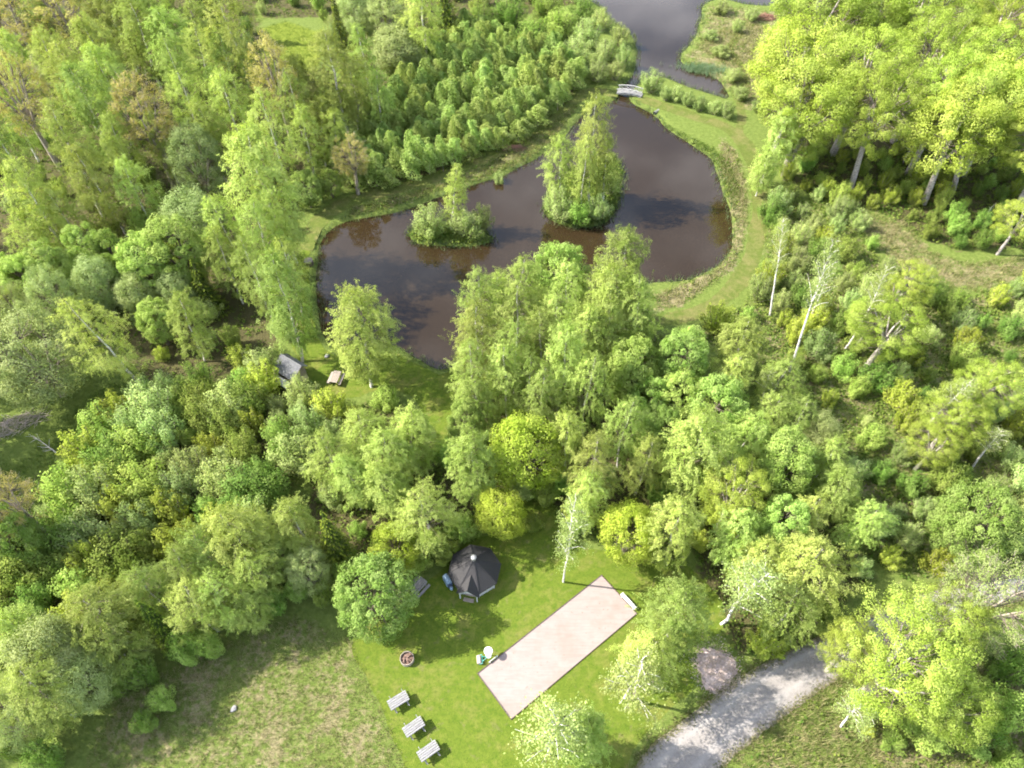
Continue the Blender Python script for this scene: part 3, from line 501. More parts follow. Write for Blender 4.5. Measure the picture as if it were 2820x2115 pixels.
class MB:
    """collects boxes, beams, tubes and prisms into one mesh"""
    def __init__(s): s.v = []; s.f = []
    def add(s, vs, fs):
        b = len(s.v); s.v += [tuple(v) for v in vs]; s.f += [tuple(i + b for i in f) for f in fs]; return s
    def box(s, c, d, rz=0.0, M=None):
        x, y, z = (k / 2 for k in d)
        vs = [Vector((sx * x, sy * y, sz * z)) for sz in (-1, 1) for sx, sy in ((-1, -1), (1, -1), (1, 1), (-1, 1))]
        m = M or Matrix.Rotation(rz, 3, 'Z')
        vs = [m @ v + Vector(c) for v in vs]
        return s.add(vs, [(3, 2, 1, 0), (4, 5, 6, 7), (0, 1, 5, 4), (1, 2, 6, 5), (2, 3, 7, 6), (3, 0, 4, 7)])
    def beam(s, p, q, w, h):
        p, q = Vector(p), Vector(q); d = q - p
        M = d.to_track_quat('X', 'Z').to_matrix()
        return s.box((p + q) / 2, (d.length, w, h), M=M)
    def tube(s, path, radii, n=8, cap=True):
        path = [Vector(p) for p in path]; vs = []; fs = []
        for i, p in enumerate(path):
            t = (path[min(i + 1, len(path) - 1)] - path[max(i - 1, 0)]).normalized()
            u = t.orthogonal().normalized() if i == 0 else (u - t * u.dot(t)).normalized()
            w = t.cross(u); r = radii[i] if hasattr(radii, '__len__') else radii
            vs += [p + (u * math.cos(2 * math.pi * k / n) + w * math.sin(2 * math.pi * k / n)) * r for k in range(n)]
        for i in range(len(path) - 1):
            for k in range(n):
                fs.append((i * n + k, i * n + (k + 1) % n, (i + 1) * n + (k + 1) % n, (i + 1) * n + k))
        if cap:
            fs.append(tuple(range(n))[::-1]); fs.append(tuple((len(path) - 1) * n + k for k in range(n)))
        return s.add(vs, fs)
    def lathe(s, prof, n=24, c=(0, 0, 0)):
        vs = []; fs = []
        for r, z in prof:
            vs += [(c[0] + r * math.cos(2 * math.pi * k / n), c[1] + r * math.sin(2 * math.pi * k / n), c[2] + z) for k in range(n)]
        for i in range(len(prof) - 1):
            for k in range(n):
                fs.append((i * n + k, i * n + (k + 1) % n, (i + 1) * n + (k + 1) % n, (i + 1) * n + k))
        return s.add(vs, fs)
    def build(s, name, mat, parent=None, bevel=0.0, smooth=False):
        me = bpy.data.meshes.new(name); me.from_pydata([tuple(v) for v in s.v], [], s.f); me.update()
        me.materials.append(mat)
        bm = bmesh.new(); bm.from_mesh(me)
        bmesh.ops.recalc_face_normals(bm, faces=bm.faces)
        if bevel: bmesh.ops.bevel(bm, geom=list(bm.edges), offset=bevel, segments=1, affect='EDGES', profile=0.5)
        bm.to_mesh(me); bm.free()
        if smooth:
            for p in me.polygons: p.use_smooth = True
        return mesh_obj(name, me, parent)

# ---------------------------------------------------------------- materials
class NT:
    def __init__(s, name):
        s.m = bpy.data.materials.new(name); s.m.use_nodes = True
        s.t = s.m.node_tree; s.t.nodes.clear(); s.out = s.t.nodes.new('ShaderNodeOutputMaterial')
    def n(s, kind, **kw):
        nd = s.t.nodes.new('ShaderNode' + kind)
        for k, v in kw.items():
            if k.startswith('i_'):
                key = k[2:]; key = int(key) if key.isdigit() else key.replace('_', ' ')
                if hasattr(v, 'bl_rna') or isinstance(v, bpy.types.NodeSocket): s.t.links.new(v, nd.inputs[key])
                else: nd.inputs[key].default_value = v
            else: setattr(nd, k, v)
        return nd
    def link(s, a, b): s.t.links.new(a, b)
    def noise(s, vec, scale, detail=4, rough=0.55, dist=0.0):
        return s.n('TexNoise', i_Vector=vec, i_Scale=scale, i_Detail=detail, i_Roughness=rough, i_Distortion=dist).outputs['Fac']
    def ramp(s, fac, stops):
        r = s.n('ValToRGB', i_Fac=fac); e = r.color_ramp.elements
        while len(e) < len(stops): e.new(0.5)
        for el, (p, c) in zip(e, stops):
            el.position = p; el.color = (c, c, c, 1) if not hasattr(c, '__len__') else (*c, 1)
        return r.outputs['Color']
    def mix(s, f, a, b, mode='MIX'):
        nd = s.t.nodes.new('ShaderNodeMixRGB'); nd.blend_type = mode
        for key, v in ((0, f), (1, a), (2, b)):
            if isinstance(v, bpy.types.NodeSocket): s.t.links.new(v, nd.inputs[key])
            else: nd.inputs[key].default_value = v if key == 0 else (*v, 1)
        return nd.outputs[0]
    def math(s, op, a, b=0.0):
        nd = s.t.nodes.new('ShaderNodeMath'); nd.operation = op
        for key, v in ((0, a), (1, b)):
            if isinstance(v, bpy.types.NodeSocket): s.t.links.new(v, nd.inputs[key])
            else: nd.inputs[key].default_value = v
        return nd.outputs[0]
    def bump(s, height, strength=0.4, dist=0.05):
        return s.n('Bump', i_Height=height, i_Strength=strength, i_Distance=dist).outputs[0]
    def principled(s, color, rough=0.8, spec=0.3, normal=None, **kw):
        p = s.n('BsdfPrincipled')
        for key, v in (('Base Color', color), ('Roughness', rough), ('Specular IOR Level', spec), *((k.replace('_', ' '), v) for k, v in kw.items())):
            if isinstance(v, bpy.types.NodeSocket): s.t.links.new(v, p.inputs[key])
            else: p.inputs[key].default_value = (*v, 1) if hasattr(v, '__len__') and len(v) == 3 else v
        if normal is not None: s.t.links.new(normal, p.inputs['Normal'])
        s.t.links.new(p.outputs[0], s.out.inputs[0]); return p
    def pos(s): return s.n('NewGeometry').outputs['Position']
    def obj(s): return s.n('TexCoord').outputs['Object']

def leaf_mat(name, c1, c2, trans=0.40, tcol=None, hue=0.012, val=0.16, rough=0.5, spec=0.3):
    t = NT(name)
    tone = t.n('Attribute', attribute_name='tone').outputs['Fac']
    c = t.mix(tone, c1, c2)
    rnd = t.n('ObjectInfo').outputs['Random']
    h = t.math('ADD', t.math('MULTIPLY', t.math('SUBTRACT', rnd, 0.5), hue * 2), 0.5)
    r2 = t.math('FRACT', t.math('MULTIPLY', rnd, 7.31))
    v = t.math('ADD', t.math('MULTIPLY', t.math('SUBTRACT', r2, 0.5), val * 2), 1.0)
    hs = t.n('HueSaturation', i_Hue=h, i_Value=v, i_Color=c)
    c = hs.outputs[0]
    p = t.n('BsdfDiffuse', i_Color=c)
    tr = t.n('BsdfTranslucent'); tc_ = t.mix(1.0, c, tcol or (1.10, 1.12, 0.70), 'MULTIPLY'); t.link(tc_, tr.inputs[0])
    mx = t.n('MixShader', i_0=trans); t.link(p.outputs[0], mx.inputs[1]); t.link(tr.outputs[0], mx.inputs[2])
    t.link(mx.outputs[0], t.out.inputs[0])
    return t.m

LEAF = {
    'birch': leaf_mat('birch_leaves', (0.238, 0.322, 0.062), (0.395, 0.462, 0.145), hue=0.016, val=0.27),
    'oak': leaf_mat('young_oak_leaves', (0.268, 0.362, 0.046), (0.405, 0.478, 0.120), 0.42, hue=0.010),
    'aspen': leaf_mat('budding_leaves', (0.360, 0.335, 0.085), (0.500, 0.455, 0.175), 0.38, hue=0.008),
    'maple': leaf_mat('maple_leaves', (0.208, 0.318, 0.056), (0.380, 0.475, 0.145), hue=0.012, val=0.25),
    'willow': leaf_mat('sallow_leaves', (0.225, 0.298, 0.092), (0.370, 0.430, 0.185), 0.38, hue=0.016, val=0.25),
    'spruce': leaf_mat('spruce_needles', (0.055, 0.095, 0.018), (0.270, 0.335, 0.040), 0.18),
    'thin': leaf_mat('sparse_birch_leaves', (0.245, 0.310, 0.085), (0.370, 0.425, 0.165), 0.40),
    'bush': leaf_mat('bush_leaves', (0.150, 0.245, 0.040), (0.290, 0.380, 0.095), hue=0.022, val=0.34),
    'yellow': leaf_mat('yellow_green_leaves', (0.275, 0.375, 0.036), (0.400, 0.470, 0.092), 0.44, hue=0.010),
    'sallow': leaf_mat('sallow_bush_leaves', (0.215, 0.298, 0.080), (0.365, 0.435, 0.165), hue=0.016, val=0.30),
    'olive': leaf_mat('olive_bush_leaves', (0.220, 0.285, 0.034), (0.345, 0.392, 0.078), 0.40, hue=0.008, val=0.26),
    'sapling': leaf_mat('sapling_leaves', (0.208, 0.298, 0.068), (0.350, 0.430, 0.138), hue=0.016, val=0.24),
}
def bark_mat(name, c1, c2, scale=6.0, lo=0.4, hi=0.6):
    t = NT(name); o = t.obj()
    mp = t.n('Mapping', i_Vector=o, i_Scale=(1, 1, 2.2))
    c = t.mix(t.ramp(t.noise(mp.outputs[0], scale, 5), [(lo, 0.0), (hi, 1.0)]), c1, c2)
    t.principled(c, 0.85, 0.2); return t.m
BARK_BIRCH = bark_mat('birch_bark', (0.10, 0.085, 0.075), (0.66, 0.63, 0.58), 3.0, 0.36, 0.46)
BARK_OAK = bark_mat('oak_bark', (0.22, 0.19, 0.165), (0.44, 0.40, 0.36))
BARK_DARK = bark_mat('dark_bark', (0.07, 0.055, 0.04), (0.19, 0.16, 0.12))
BARK_TWIG = bark_mat('birch_twigs', (0.09, 0.07, 0.055), (0.22, 0.18, 0.15))
BARK_GREY = bark_mat('grey_twig_bark', (0.22, 0.18, 0.14), (0.42, 0.36, 0.30))

def simple(name, c1, c2, scale=8.0, rough=0.8, spec=0.3, bump=0.2, stretch=(1, 1, 1), lo=0.3, hi=0.7):
    t = NT(name); mp = t.n('Mapping', i_Vector=t.obj(), i_Scale=stretch)
    f = t.noise(mp.outputs[0], scale, 6)
    t.principled(t.mix(t.ramp(f, [(lo, 0.0), (hi, 1.0)]), c1, c2), rough, spec, t.bump(f, bump, 0.02)); return t.m
M_GREYWOOD = simple('weathered_pale_wood', (0.126, 0.123, 0.128), (0.277, 0.273, 0.281), 14, 0.75, 0.3, stretch=(0.15, 1, 1))
M_WARMGREY = simple('weathered_grey_wood', (0.143, 0.134, 0.134), (0.286, 0.269, 0.260), 12, 0.8, 0.3, stretch=(0.15, 1, 1))  # own weathered grey of the picnic table by the maple
M_BROWNWOOD = simple('weathered_brown_wood', (0.202, 0.168, 0.139), (0.353, 0.302, 0.260), 12, 0.8, 0.3, stretch=(0.15, 1, 1))
M_EDGE = simple('dark_edging_timber', (0.055, 0.04, 0.03), (0.15, 0.115, 0.09), 9)
M_WHITE = simple('white_paint', (0.44, 0.45, 0.46), (0.56, 0.56, 0.56), 5, 0.55, 0.4, 0.05)
M_RAIL = simple('weathered_white_rail', (0.30, 0.30, 0.30), (0.46, 0.455, 0.45), 6, 0.7, 0.3, 0.1)
M_SHINGLE = simple('dark_roof_shingle', (0.022, 0.022, 0.025), (0.050, 0.047, 0.048), 22, 0.8, 0.3, 0.5)
M_METAL = simple('grey_sheet_metal', (0.20, 0.20, 0.20), (0.32, 0.315, 0.30), 6, 0.35, 0.5, 0.05)
M_TEAL = simple('teal_paint', (0.02, 0.25, 0.22), (0.04, 0.36, 0.31), 8, 0.45, 0.5, 0.05)
M_CONC = simple('concrete_roller', (0.302, 0.244, 0.210), (0.437, 0.361, 0.319), 12)
M_STONE = simple('pale_stone', (0.15, 0.148, 0.15), (0.28, 0.275, 0.27), 5, 0.85, 0.3, 0.6)
M_RIM = simple('pale_barrel_staves', (0.252, 0.210, 0.168), (0.403, 0.353, 0.294), 10, stretch=(1, 1, 0.2))
M_ASH = simple('charred_wood_and_ash', (0.07, 0.045, 0.035), (0.24, 0.16, 0.13), 7, 0.9, 0.2, 0.5)
M_TARP = simple('blue_grey_cover', (0.16, 0.24, 0.34), (0.30, 0.40, 0.52), 4, 0.5, 0.5, 0.4)
M_TARPD = simple('dark_blue_cover', (0.03, 0.05, 0.10), (0.06, 0.09, 0.15), 4, 0.5, 0.5, 0.4)
M_TIN = simple('corrugated_dark_roof', (0.084, 0.088, 0.097), (0.168, 0.168, 0.176), 5, 0.55, 0.45, 0.1)
M_PALETIN = simple('pale_plastic_sheet', (0.26, 0.27, 0.27), (0.42, 0.43, 0.42), 2.5, 0.5, 0.4, 0.2)
M_REEDB = simple('brush_twigs', (0.26, 0.21, 0.19), (0.48, 0.41, 0.38), 6)
M_REDBRUSH = simple('red_brown_twigs', (0.20, 0.10, 0.07), (0.36, 0.21, 0.15), 6)
M_DEAD = simple('bleached_dead_wood', (0.336, 0.311, 0.286), (0.521, 0.487, 0.454), 6)

# ---------------------------------------------------------------- the ground
rng = np.random.default_rng(7)

def poly_sd(P, poly):
    """signed distance to a polygon, negative inside"""
    A = np.asarray(poly, float); B = np.roll(A, -1, 0)
    d2 = np.full(len(P), 1e18); ins = np.zeros(len(P), bool)
    for a_, b_ in zip(A, B):
        e = b_ - a_; w = P - a_
        t_ = np.clip((w @ e) / (e @ e + 1e-12), 0, 1)
        d2 = np.minimum(d2, ((w - t_[:, None] * e) ** 2).sum(1))
        c = (a_[1] > P[:, 1]) != (b_[1] > P[:, 1])
        xx = a_[0] + (P[:, 1] - a_[1]) / (b_[1] - a_[1] + 1e-12) * e[0]
        ins ^= c & (P[:, 0] < xx)
    return np.where(ins, -1, 1) * np.sqrt(d2)

def smooth_closed(pts, step=0.5, jitter=0.0, seed=1):
    """Catmull-Rom through a closed outline, resampled and roughened"""
    P = np.asarray(pts, float); n = len(P); out = []
    for i in range(n):
        p0, p1, p2, p3 = P[i - 1], P[i], P[(i + 1) % n], P[(i + 2) % n]
        k = max(2, int(np.hypot(*(p2 - p1)) / step))
        for j in range(k):
            t_ = j / k
            out.append(0.5 * ((2 * p1) + (p2 - p0) * t_ + (2 * p0 - 5 * p1 + 4 * p2 - p3) * t_ ** 2 + (3 * p1 - p0 - 3 * p2 + p3) * t_ ** 3))
    out = np.array(out)
    if jitter:
        g = np.random.default_rng(seed); nz = g.normal(size=(len(out), 2))
        sm = sum(np.roll(nz, k_, 0) for k_ in (-2, -1, 0, 1, 2)) / 5 + nz * 0.35
        out = out + sm * jitter
    return out

def smooth_open(pts, step=0.5):
    P = np.asarray(pts, float); P = np.vstack([2 * P[0] - P[1], P, 2 * P[-1] - P[-2]]); out = []
    for i in range(1, len(P) - 2):
        p0, p1, p2, p3 = P[i - 1:i + 3]
        k = max(2, int(np.hypot(*(p2 - p1)) / step))
        for j in range(k):
            t_ = j / k
            out.append(0.5 * ((2 * p1) + (p2 - p0) * t_ + (2 * p0 - 5 * p1 + 4 * p2 - p3) * t_ ** 2 + (3 * p1 - p0 - 3 * p2 + p3) * t_ ** 3))
    out.append(P[-2]); return np.array(out)

POND = smooth_closed(AREA['pond'], 0.8, 0.16, 3)
ISLE = [smooth_closed(AREA['island_small'], 0.8, 0.1, 4), smooth_closed(AREA['island_big'], 0.8, 0.1, 5)]
WATER_Z = -0.35
def water_sd(P):
    s = poly_sd(P, POND)
    for i_ in ISLE: s = np.maximum(s, -poly_sd(P, i_))
    return s
def ground_z(P, s=None):
    s = water_sd(P) if s is None else s
    return np.interp(s, [-3.0, -1.2, 0.0, 0.55, 1.0], [-1.4, -0.95, WATER_Z, -0.06, 0.0])

def z_at(x, y):
    return float(GZ[np.argmin(np.abs(gy - y)) * nx + np.argmin(np.abs(gx - x))])

def axis(lo, hi, step, far_lo, far_hi):
    core = np.arange(lo, hi + 1e-6, step); g = 1.35
    up, d = [], step
    while (up[-1] if up else hi) < far_hi: d *= g; up.append((up[-1] if up else hi) + d)
    dn, d = [], step
    while (dn[-1] if dn else lo) > far_lo: d *= g; dn.append((dn[-1] if dn else lo) - d)
    return np.concatenate([dn[::-1], core, up])
gx, gy = axis(-80, 85, 0.62, -1500, 1500), axis(2, 165, 0.62, -900, 2500)
XX, YY = np.meshgrid(gx, gy); GP = np.stack([XX.ravel(), YY.ravel()], 1)
gs = water_sd(GP); GZ = ground_z(GP, gs)
nx, ny = len(gx), len(gy)
ii = (np.arange(ny - 1)[:, None] * nx + np.arange(nx - 1)[None]).ravel()
GQ = np.stack([ii, ii + 1, ii + nx + 1, ii + nx], 1)

t = NT('ground_cover')
p = t.pos()
dry = t.n('Attribute', attribute_name='dry').outputs['Fac']
lush = t.n('Attribute', attribute_name='lush').outputs['Fac']
wood = t.n('Attribute', attribute_name='wood').outputs['Fac']
n1 = t.noise(p, 0.45, 6, 0.6); n2 = t.noise(p, 2.2, 6, 0.65); n3 = t.noise(p, 9.0, 4, 0.7)
green = t.mix(t.ramp(n2, [(0.3, 0.0), (0.7, 1.0)]), (0.070, 0.105, 0.020), (0.140, 0.175, 0.042))
tan = t.mix(t.ramp(n3, [(0.3, 0.0), (0.7, 1.0)]), (0.140, 0.120, 0.058), (0.245, 0.218, 0.122))
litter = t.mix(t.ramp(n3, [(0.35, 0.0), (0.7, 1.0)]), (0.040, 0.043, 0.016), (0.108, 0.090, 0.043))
lushc = t.mix(t.ramp(n2, [(0.3, 0.0), (0.7, 1.0)]), (0.082, 0.118, 0.013), (0.155, 0.185, 0.026))
f_dry = t.ramp(t.math('ADD', t.math('MULTIPLY', dry, 0.9), t.math('MULTIPLY', t.math('SUBTRACT', t.math('ADD', n1, n2), 1.0), 1.5)), [(0.32, 0.0), (0.62, 1.0)])
f_lush = t.ramp(t.math('ADD', lush, t.math('MULTIPLY', t.math('SUBTRACT', n2, 0.5), 0.9)), [(0.35, 0.0), (0.65, 1.0)])
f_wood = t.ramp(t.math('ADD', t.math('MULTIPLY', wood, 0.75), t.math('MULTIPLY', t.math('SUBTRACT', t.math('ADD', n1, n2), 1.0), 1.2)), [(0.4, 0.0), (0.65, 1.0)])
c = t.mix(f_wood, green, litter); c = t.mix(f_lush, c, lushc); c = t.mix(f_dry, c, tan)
t.principled(c, 0.95, 0.1, t.bump(t.math('ADD', n2, t.math('MULTIPLY', n3, 0.5)), 0.9, 0.12))
M_GROUND = t.m

def soft(*names, edge=1.2):
    s = np.full(len(GP), 9.0)
    for nme in names: s = np.minimum(s, poly_sd(GP, AREA[nme]))
    return np.clip(0.5 - s / (2 * edge), 0, 1)
core = (np.abs(GP[:, 0]) < 130) & (GP[:, 1] > 0) & (GP[:, 1] < 200)
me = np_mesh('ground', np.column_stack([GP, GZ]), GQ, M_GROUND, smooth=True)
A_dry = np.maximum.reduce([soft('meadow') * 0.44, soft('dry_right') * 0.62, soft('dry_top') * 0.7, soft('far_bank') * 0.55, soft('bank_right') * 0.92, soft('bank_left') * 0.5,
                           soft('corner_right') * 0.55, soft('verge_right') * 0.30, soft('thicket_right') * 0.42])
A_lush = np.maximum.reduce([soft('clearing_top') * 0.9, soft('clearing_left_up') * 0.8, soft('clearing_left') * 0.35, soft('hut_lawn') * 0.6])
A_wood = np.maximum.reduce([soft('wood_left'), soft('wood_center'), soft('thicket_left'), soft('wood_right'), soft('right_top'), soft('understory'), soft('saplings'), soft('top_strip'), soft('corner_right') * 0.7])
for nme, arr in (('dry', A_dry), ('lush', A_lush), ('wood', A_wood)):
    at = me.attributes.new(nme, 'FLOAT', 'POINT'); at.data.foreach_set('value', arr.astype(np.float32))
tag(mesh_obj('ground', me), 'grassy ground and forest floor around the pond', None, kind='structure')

# water
t = NT('brown_pond_water')
p = t.pos()
rip = t.noise(p, 1.3, 5, 0.6)
wcol = t.mix(t.ramp(t.noise(p, 0.06, 3), [(0.3, 0.0), (0.7, 1.0)]), (0.021, 0.0135, 0.006), (0.027, 0.018, 0.0095))
t.principled(wcol, 0.02, 0.80, t.bump(rip, 0.012, 0.25), IOR=1.33)
M_WATER = t.m
mb = MB(); mb.add([(-45, 45, WATER_Z), (110, 45, WATER_Z), (110, 240, WATER_Z), (-45, 240, WATER_Z)], [(0, 1, 2, 3)])
tag(mb.build('pond_water', M_WATER), 'dark brown pond water reflecting clouds', None, kind='structure')

# mown grass
def grass_mat(name, c1, c2, c3, wear=0.5):
    t = NT(name); p = t.pos()
    n1 = t.noise(p, 0.35, 5, 0.6); n2 = t.noise(p, 1.6, 6, 0.65); n3 = t.noise(p, 14.0, 3, 0.7)
    c = t.mix(t.ramp(n2, [(0.3, 0.0), (0.72, 1.0)]), c1, c2)
    c = t.mix(t.ramp(t.math('ADD', t.math('MULTIPLY', n1, 0.7), t.math('MULTIPLY', n2, 0.3)), [(wear, 0.0), (wear + 0.16, 0.75)]), c, c3)
    n4 = t.noise(p, 5.0, 5, 0.7); n5 = t.noise(p, 0.9, 3, 0.6, 0.8)
    c = t.mix(t.ramp(n4, [(0.32, 0.55), (0.52, 0.0)]), c, (0.036, 0.066, 0.010))
    c = t.mix(t.ramp(n5, [(0.60, 0.0), (0.74, 0.6)]), c, (0.150, 0.128, 0.062))
    c = t.mix(t.ramp(n3, [(0.25, 0.42), (0.5, 0.0)]), c, (0.04, 0.07, 0.010))
    t.principled(c, 0.95, 0.1, t.bump(t.math('ADD', n3, t.math('MULTIPLY', n2, 0.6)), 0.7, 0.06)); return t.m
M_LAWN = grass_mat('mown_lawn', (0.070, 0.112, 0.011), (0.124, 0.155, 0.022), (0.172, 0.162, 0.046), 0.50)
M_PATH = grass_mat('mown_grass_path', (0.071, 0.099, 0.019), (0.118, 0.136, 0.032), (0.167, 0.149, 0.059), 0.46)

def sheet(name, outline, z, mat, label):
    bm = bmesh.new()
    vs = [bm.verts.new((x, y, z)) for x, y in outline]
    f = bm.faces.new(vs); bmesh.ops.triangulate(bm, faces=[f])
    for fc in bm.faces:
        if fc.normal.z < 0: fc.normal_flip()
    me = bpy.data.meshes.new(name); bm.to_mesh(me); bm.free(); me.materials.append(mat)
    return tag(mesh_obj(name, me), label, None, kind='structure')

sheet('lawn', smooth_closed(AREA['lawn'], 0.35, 0.10, 11), 0.004, M_LAWN, 'bright mown lawn around the cabin and gravel court')
sheet('lawn', smooth_closed(AREA['hut_lawn'], 0.4, 0.12, 12), 0.005, M_LAWN, 'mown lawn strip between the hut and the pond')
def ribbon(name, pts, w, z, mat, label, seed):
    C = smooth_open(pts, 0.6); T_ = np.gradient(C, axis=0); T_ /= np.linalg.norm(T_, axis=1)[:, None]
    N_ = np.stack([-T_[:, 1], T_[:, 0]], 1); g = np.random.default_rng(seed)
    j = lambda: (g.normal(size=len(C)) * 0.07 + np.interp(np.arange(len(C)), np.arange(0, len(C) + 8, 8), g.normal(size=len(range(0, len(C) + 8, 8))) * 0.15))
    L_, R_ = C + N_ * (w / 2 + j())[:, None], C - N_ * (w / 2 + j())[:, None]
    n = len(C); V = np.column_stack([np.vstack([L_, R_]), np.full(2 * n, z)])
    Q = np.stack([np.arange(n - 1) + n, np.arange(1, n) + n, np.arange(1, n), np.arange(n - 1)], 1)
    return tag(mesh_obj(name, np_mesh(name, V, Q, mat)), label, None, kind='structure')
ribbon('grass_path', AREA['path_left'], 2.6, 0.008, M_PATH, 'mown grass path along the left bank of the pond', 21)
ribbon('grass_path', AREA['path_right'], 2.2, 0.009, M_PATH, 'mown grass path round the right bank of the pond', 22)
ribbon('grass_path', AREA['path_track'], 1.3, 0.012, M_PATH, 'narrow grass track going up from the right bank path', 23)

# gravel road with wheel tracks
RL, RR = smooth_open(AREA['road_left'], 1.0), smooth_open(AREA['road_right'], 1.0)
NS = 90
def resample(C, n):
    d = np.r_[0, np.cumsum(np.hypot(*np.diff(C, axis=0).T))]; s = np.linspace(0, d[-1], n)
    return np.stack([np.interp(s, d, C[:, 0]), np.interp(s, d, C[:, 1])], 1)
RL, RR = resample(RL, NS), resample(RR, NS)
g = np.random.default_rng(31)
RL += g.normal(size=RL.shape) * 0.045; RR += g.normal(size=RR.shape) * 0.045
K = 9; V = []; UV = []
for i in range(NS):
    for k in range(K):
        u = k / (K - 1); q = RL[i] * (1 - u) + RR[i] * u
        V.append((q[0], q[1], 0.016 + 0.05 * math.sin(math.pi * u))); UV.append((u, i))
jj = (np.arange(NS - 1)[:, None] * K + np.arange(K - 1)[None]).ravel()
Q = np.stack([jj, jj + K, jj + K + 1, jj + 1], 1)
t = NT('gravel_road')
p = t.pos(); uu = t.n('Attribute', attribute_name='across').outputs['Fac']
n1 = t.noise(p, 0.6, 5, 0.6); n2 = t.noise(p, 5.0, 6, 0.7); n3 = t.noise(p, 28.0, 3, 0.7)
c = t.mix(t.ramp(n2, [(0.3, 0.0), (0.7, 1.0)]), (0.182, 0.166, 0.154), (0.272, 0.250, 0.234))
c = t.mix(t.ramp(n3, [(0.3, 0.5), (0.55, 0.0)]), c, (0.09, 0.085, 0.088))
trk = t.ramp(t.math('ADD', uu, t.math('MULTIPLY', t.math('SUBTRACT', n1, 0.5), 0.10)), [(0.0, 0.0), (0.17, 0.1), (0.26, 0.8), (0.35, 0.1), (0.50, 0.0), (0.60, 0.15), (0.69, 0.8), (0.78, 0.1), (1.0, 0.0)])
c = t.mix(trk, c, (0.275, 0.258, 0.246))
edge = t.ramp(t.math('ADD', t.math('ABSOLUTE', t.math('SUBTRACT', uu, 0.5)), t.math('MULTIPLY', t.math('SUBTRACT', n2, 0.5), 0.22)), [(0.40, 0.0), (0.50, 0.75)])
c = t.mix(edge, c, (0.19, 0.165, 0.10))
t.principled(c, 0.95, 0.15, t.bump(t.math('ADD', n2, n3), 0.5, 0.03))
me = np_mesh('gravel_road', V, Q, t.m, smooth=True)
at = me.attributes.new('across', 'FLOAT', 'POINT'); at.data.foreach_set('value', np.array([u for u, _ in UV], np.float32))
tag(mesh_obj('gravel_road', me), 'grey gravel road curving through the lower right', None, kind='structure')

# boules court
t = NT('pink_gravel')
p = t.pos(); n2 = t.noise(p, 1.2, 6, 0.65); n3 = t.noise(p, 40.0, 3, 0.7); n4 = t.noise(p, 3.5, 2, 0.5)
c = t.mix(t.ramp(n2, [(0.25, 0.0), (0.75, 1.0)]), (0.242, 0.198, 0.183), (0.280, 0.233, 0.220))
c = t.mix(t.ramp(n3, [(0.25, 0.3), (0.5, 0.0)]), c, (0.28, 0.22, 0.19))
c = t.mix(t.ramp(n4, [(0.27, 0.6), (0.33, 0.0)]), c, (0.16, 0.125, 0.10))
st_ = t.n('Mapping', i_Vector=p, i_Rotation=(0, 0, -0.72), i_Scale=(0.5, 5.0, 1.0))
c = t.mix(t.ramp(t.noise(st_.outputs[0], 1.1, 5, 0.65), [(0.35, 0.28), (0.55, 0.0)]), c, (0.165, 0.128, 0.112))
c = t.mix(t.ramp(t.noise(p, 0.35, 4, 0.6), [(0.36, 0.30), (0.50, 0.0)]), c, (0.175, 0.145, 0.115))
t.principled(c, 0.95, 0.1, t.bump(n3, 0.3, 0.01))
M_COURT = t.m
CO = [Vector((x, y, 0)) for x, y in AREA['court']]
mb = MB(); mb.add([(v.x, v.y, 0.03) for v in CO], [(3, 2, 1, 0)])
court = tag(mb.build('gravel_court', M_COURT), 'pale pink gravel boules court edged with dark timber', None, kind='structure')
for i in range(4):
    p, q = CO[i], CO[(i + 1) % 4]; d = (q - p).normalized(); nrm = Vector((-d.y, d.x, 0))
    if nrm.dot(sum(CO, Vector()) / 4 - p) > 0: nrm = -nrm
    off = nrm * 0.03; L_ = (q - p).length; nb = 4 if L_ > 8 else 1
    ext = 0.08 if i % 2 == 0 else -0.003
    for k in range(nb):
        a0 = p + d * (L_ * k / nb) + off - (d * ext if k == 0 else -d * 0.004)
        b0 = p + d * (L_ * (k + 1) / nb) + off + (d * ext if k == nb - 1 else -d * 0.004)
        MB().beam(a0 + Vector((0, 0, 0.045)), b0 + Vector((0, 0, 0.035)), 0.05, 0.11).build('edging_board', M_EDGE, court, 0.006)

# ---------------------------------------------------------------- plants
def tube_np(path, rad, sides=5):
    P = np.asarray(path, float); n = len(P); T_ = np.gradient(P, axis=0); T_ /= np.linalg.norm(T_, axis=1)[:, None] + 1e-9
    ref = np.array([0.31, 0.17, 0.93]); ref = np.where(np.abs(T_ @ ref)[:, None] > 0.95, np.array([1.0, 0, 0]), ref)
    U_ = np.cross(T_, ref); U_ /= np.linalg.norm(U_, axis=1)[:, None]; W_ = np.cross(T_, U_)
    th = np.arange(sides) * 2 * np.pi / sides
    V = P[:, None] + (U_[:, None] * np.cos(th)[None, :, None] + W_[:, None] * np.sin(th)[None, :, None]) * np.asarray(rad)[:, None, None]
    i = np.arange(n - 1)[:, None] * sides; k = np.arange(sides)[None]
    Q = np.stack([i + k, i + (k + 1) % sides, i + sides + (k + 1) % sides, i + sides + k], -1).reshape(-1, 4)
    return V.reshape(-1, 3), Q

class Wood:
    def __init__(s): s.V = []; s.Q = []; s.M = []; s.n = 0
    def add(s, path, r0, r1, sides=5, m=0):
        V, Q = tube_np(path, np.linspace(r0, r1, len(path)), sides); s.V.append(V); s.Q.append(Q + s.n); s.n += len(V); s.M.append(np.full(len(Q), m))
    def mesh(s, name, mat): return np_mesh(name, np.vstack(s.V), np.vstack(s.Q), mat, mat_idx=np.concatenate(s.M), smooth=True)

def unit(v): return v / (np.linalg.norm(v, axis=-1, keepdims=True) + 1e-9)

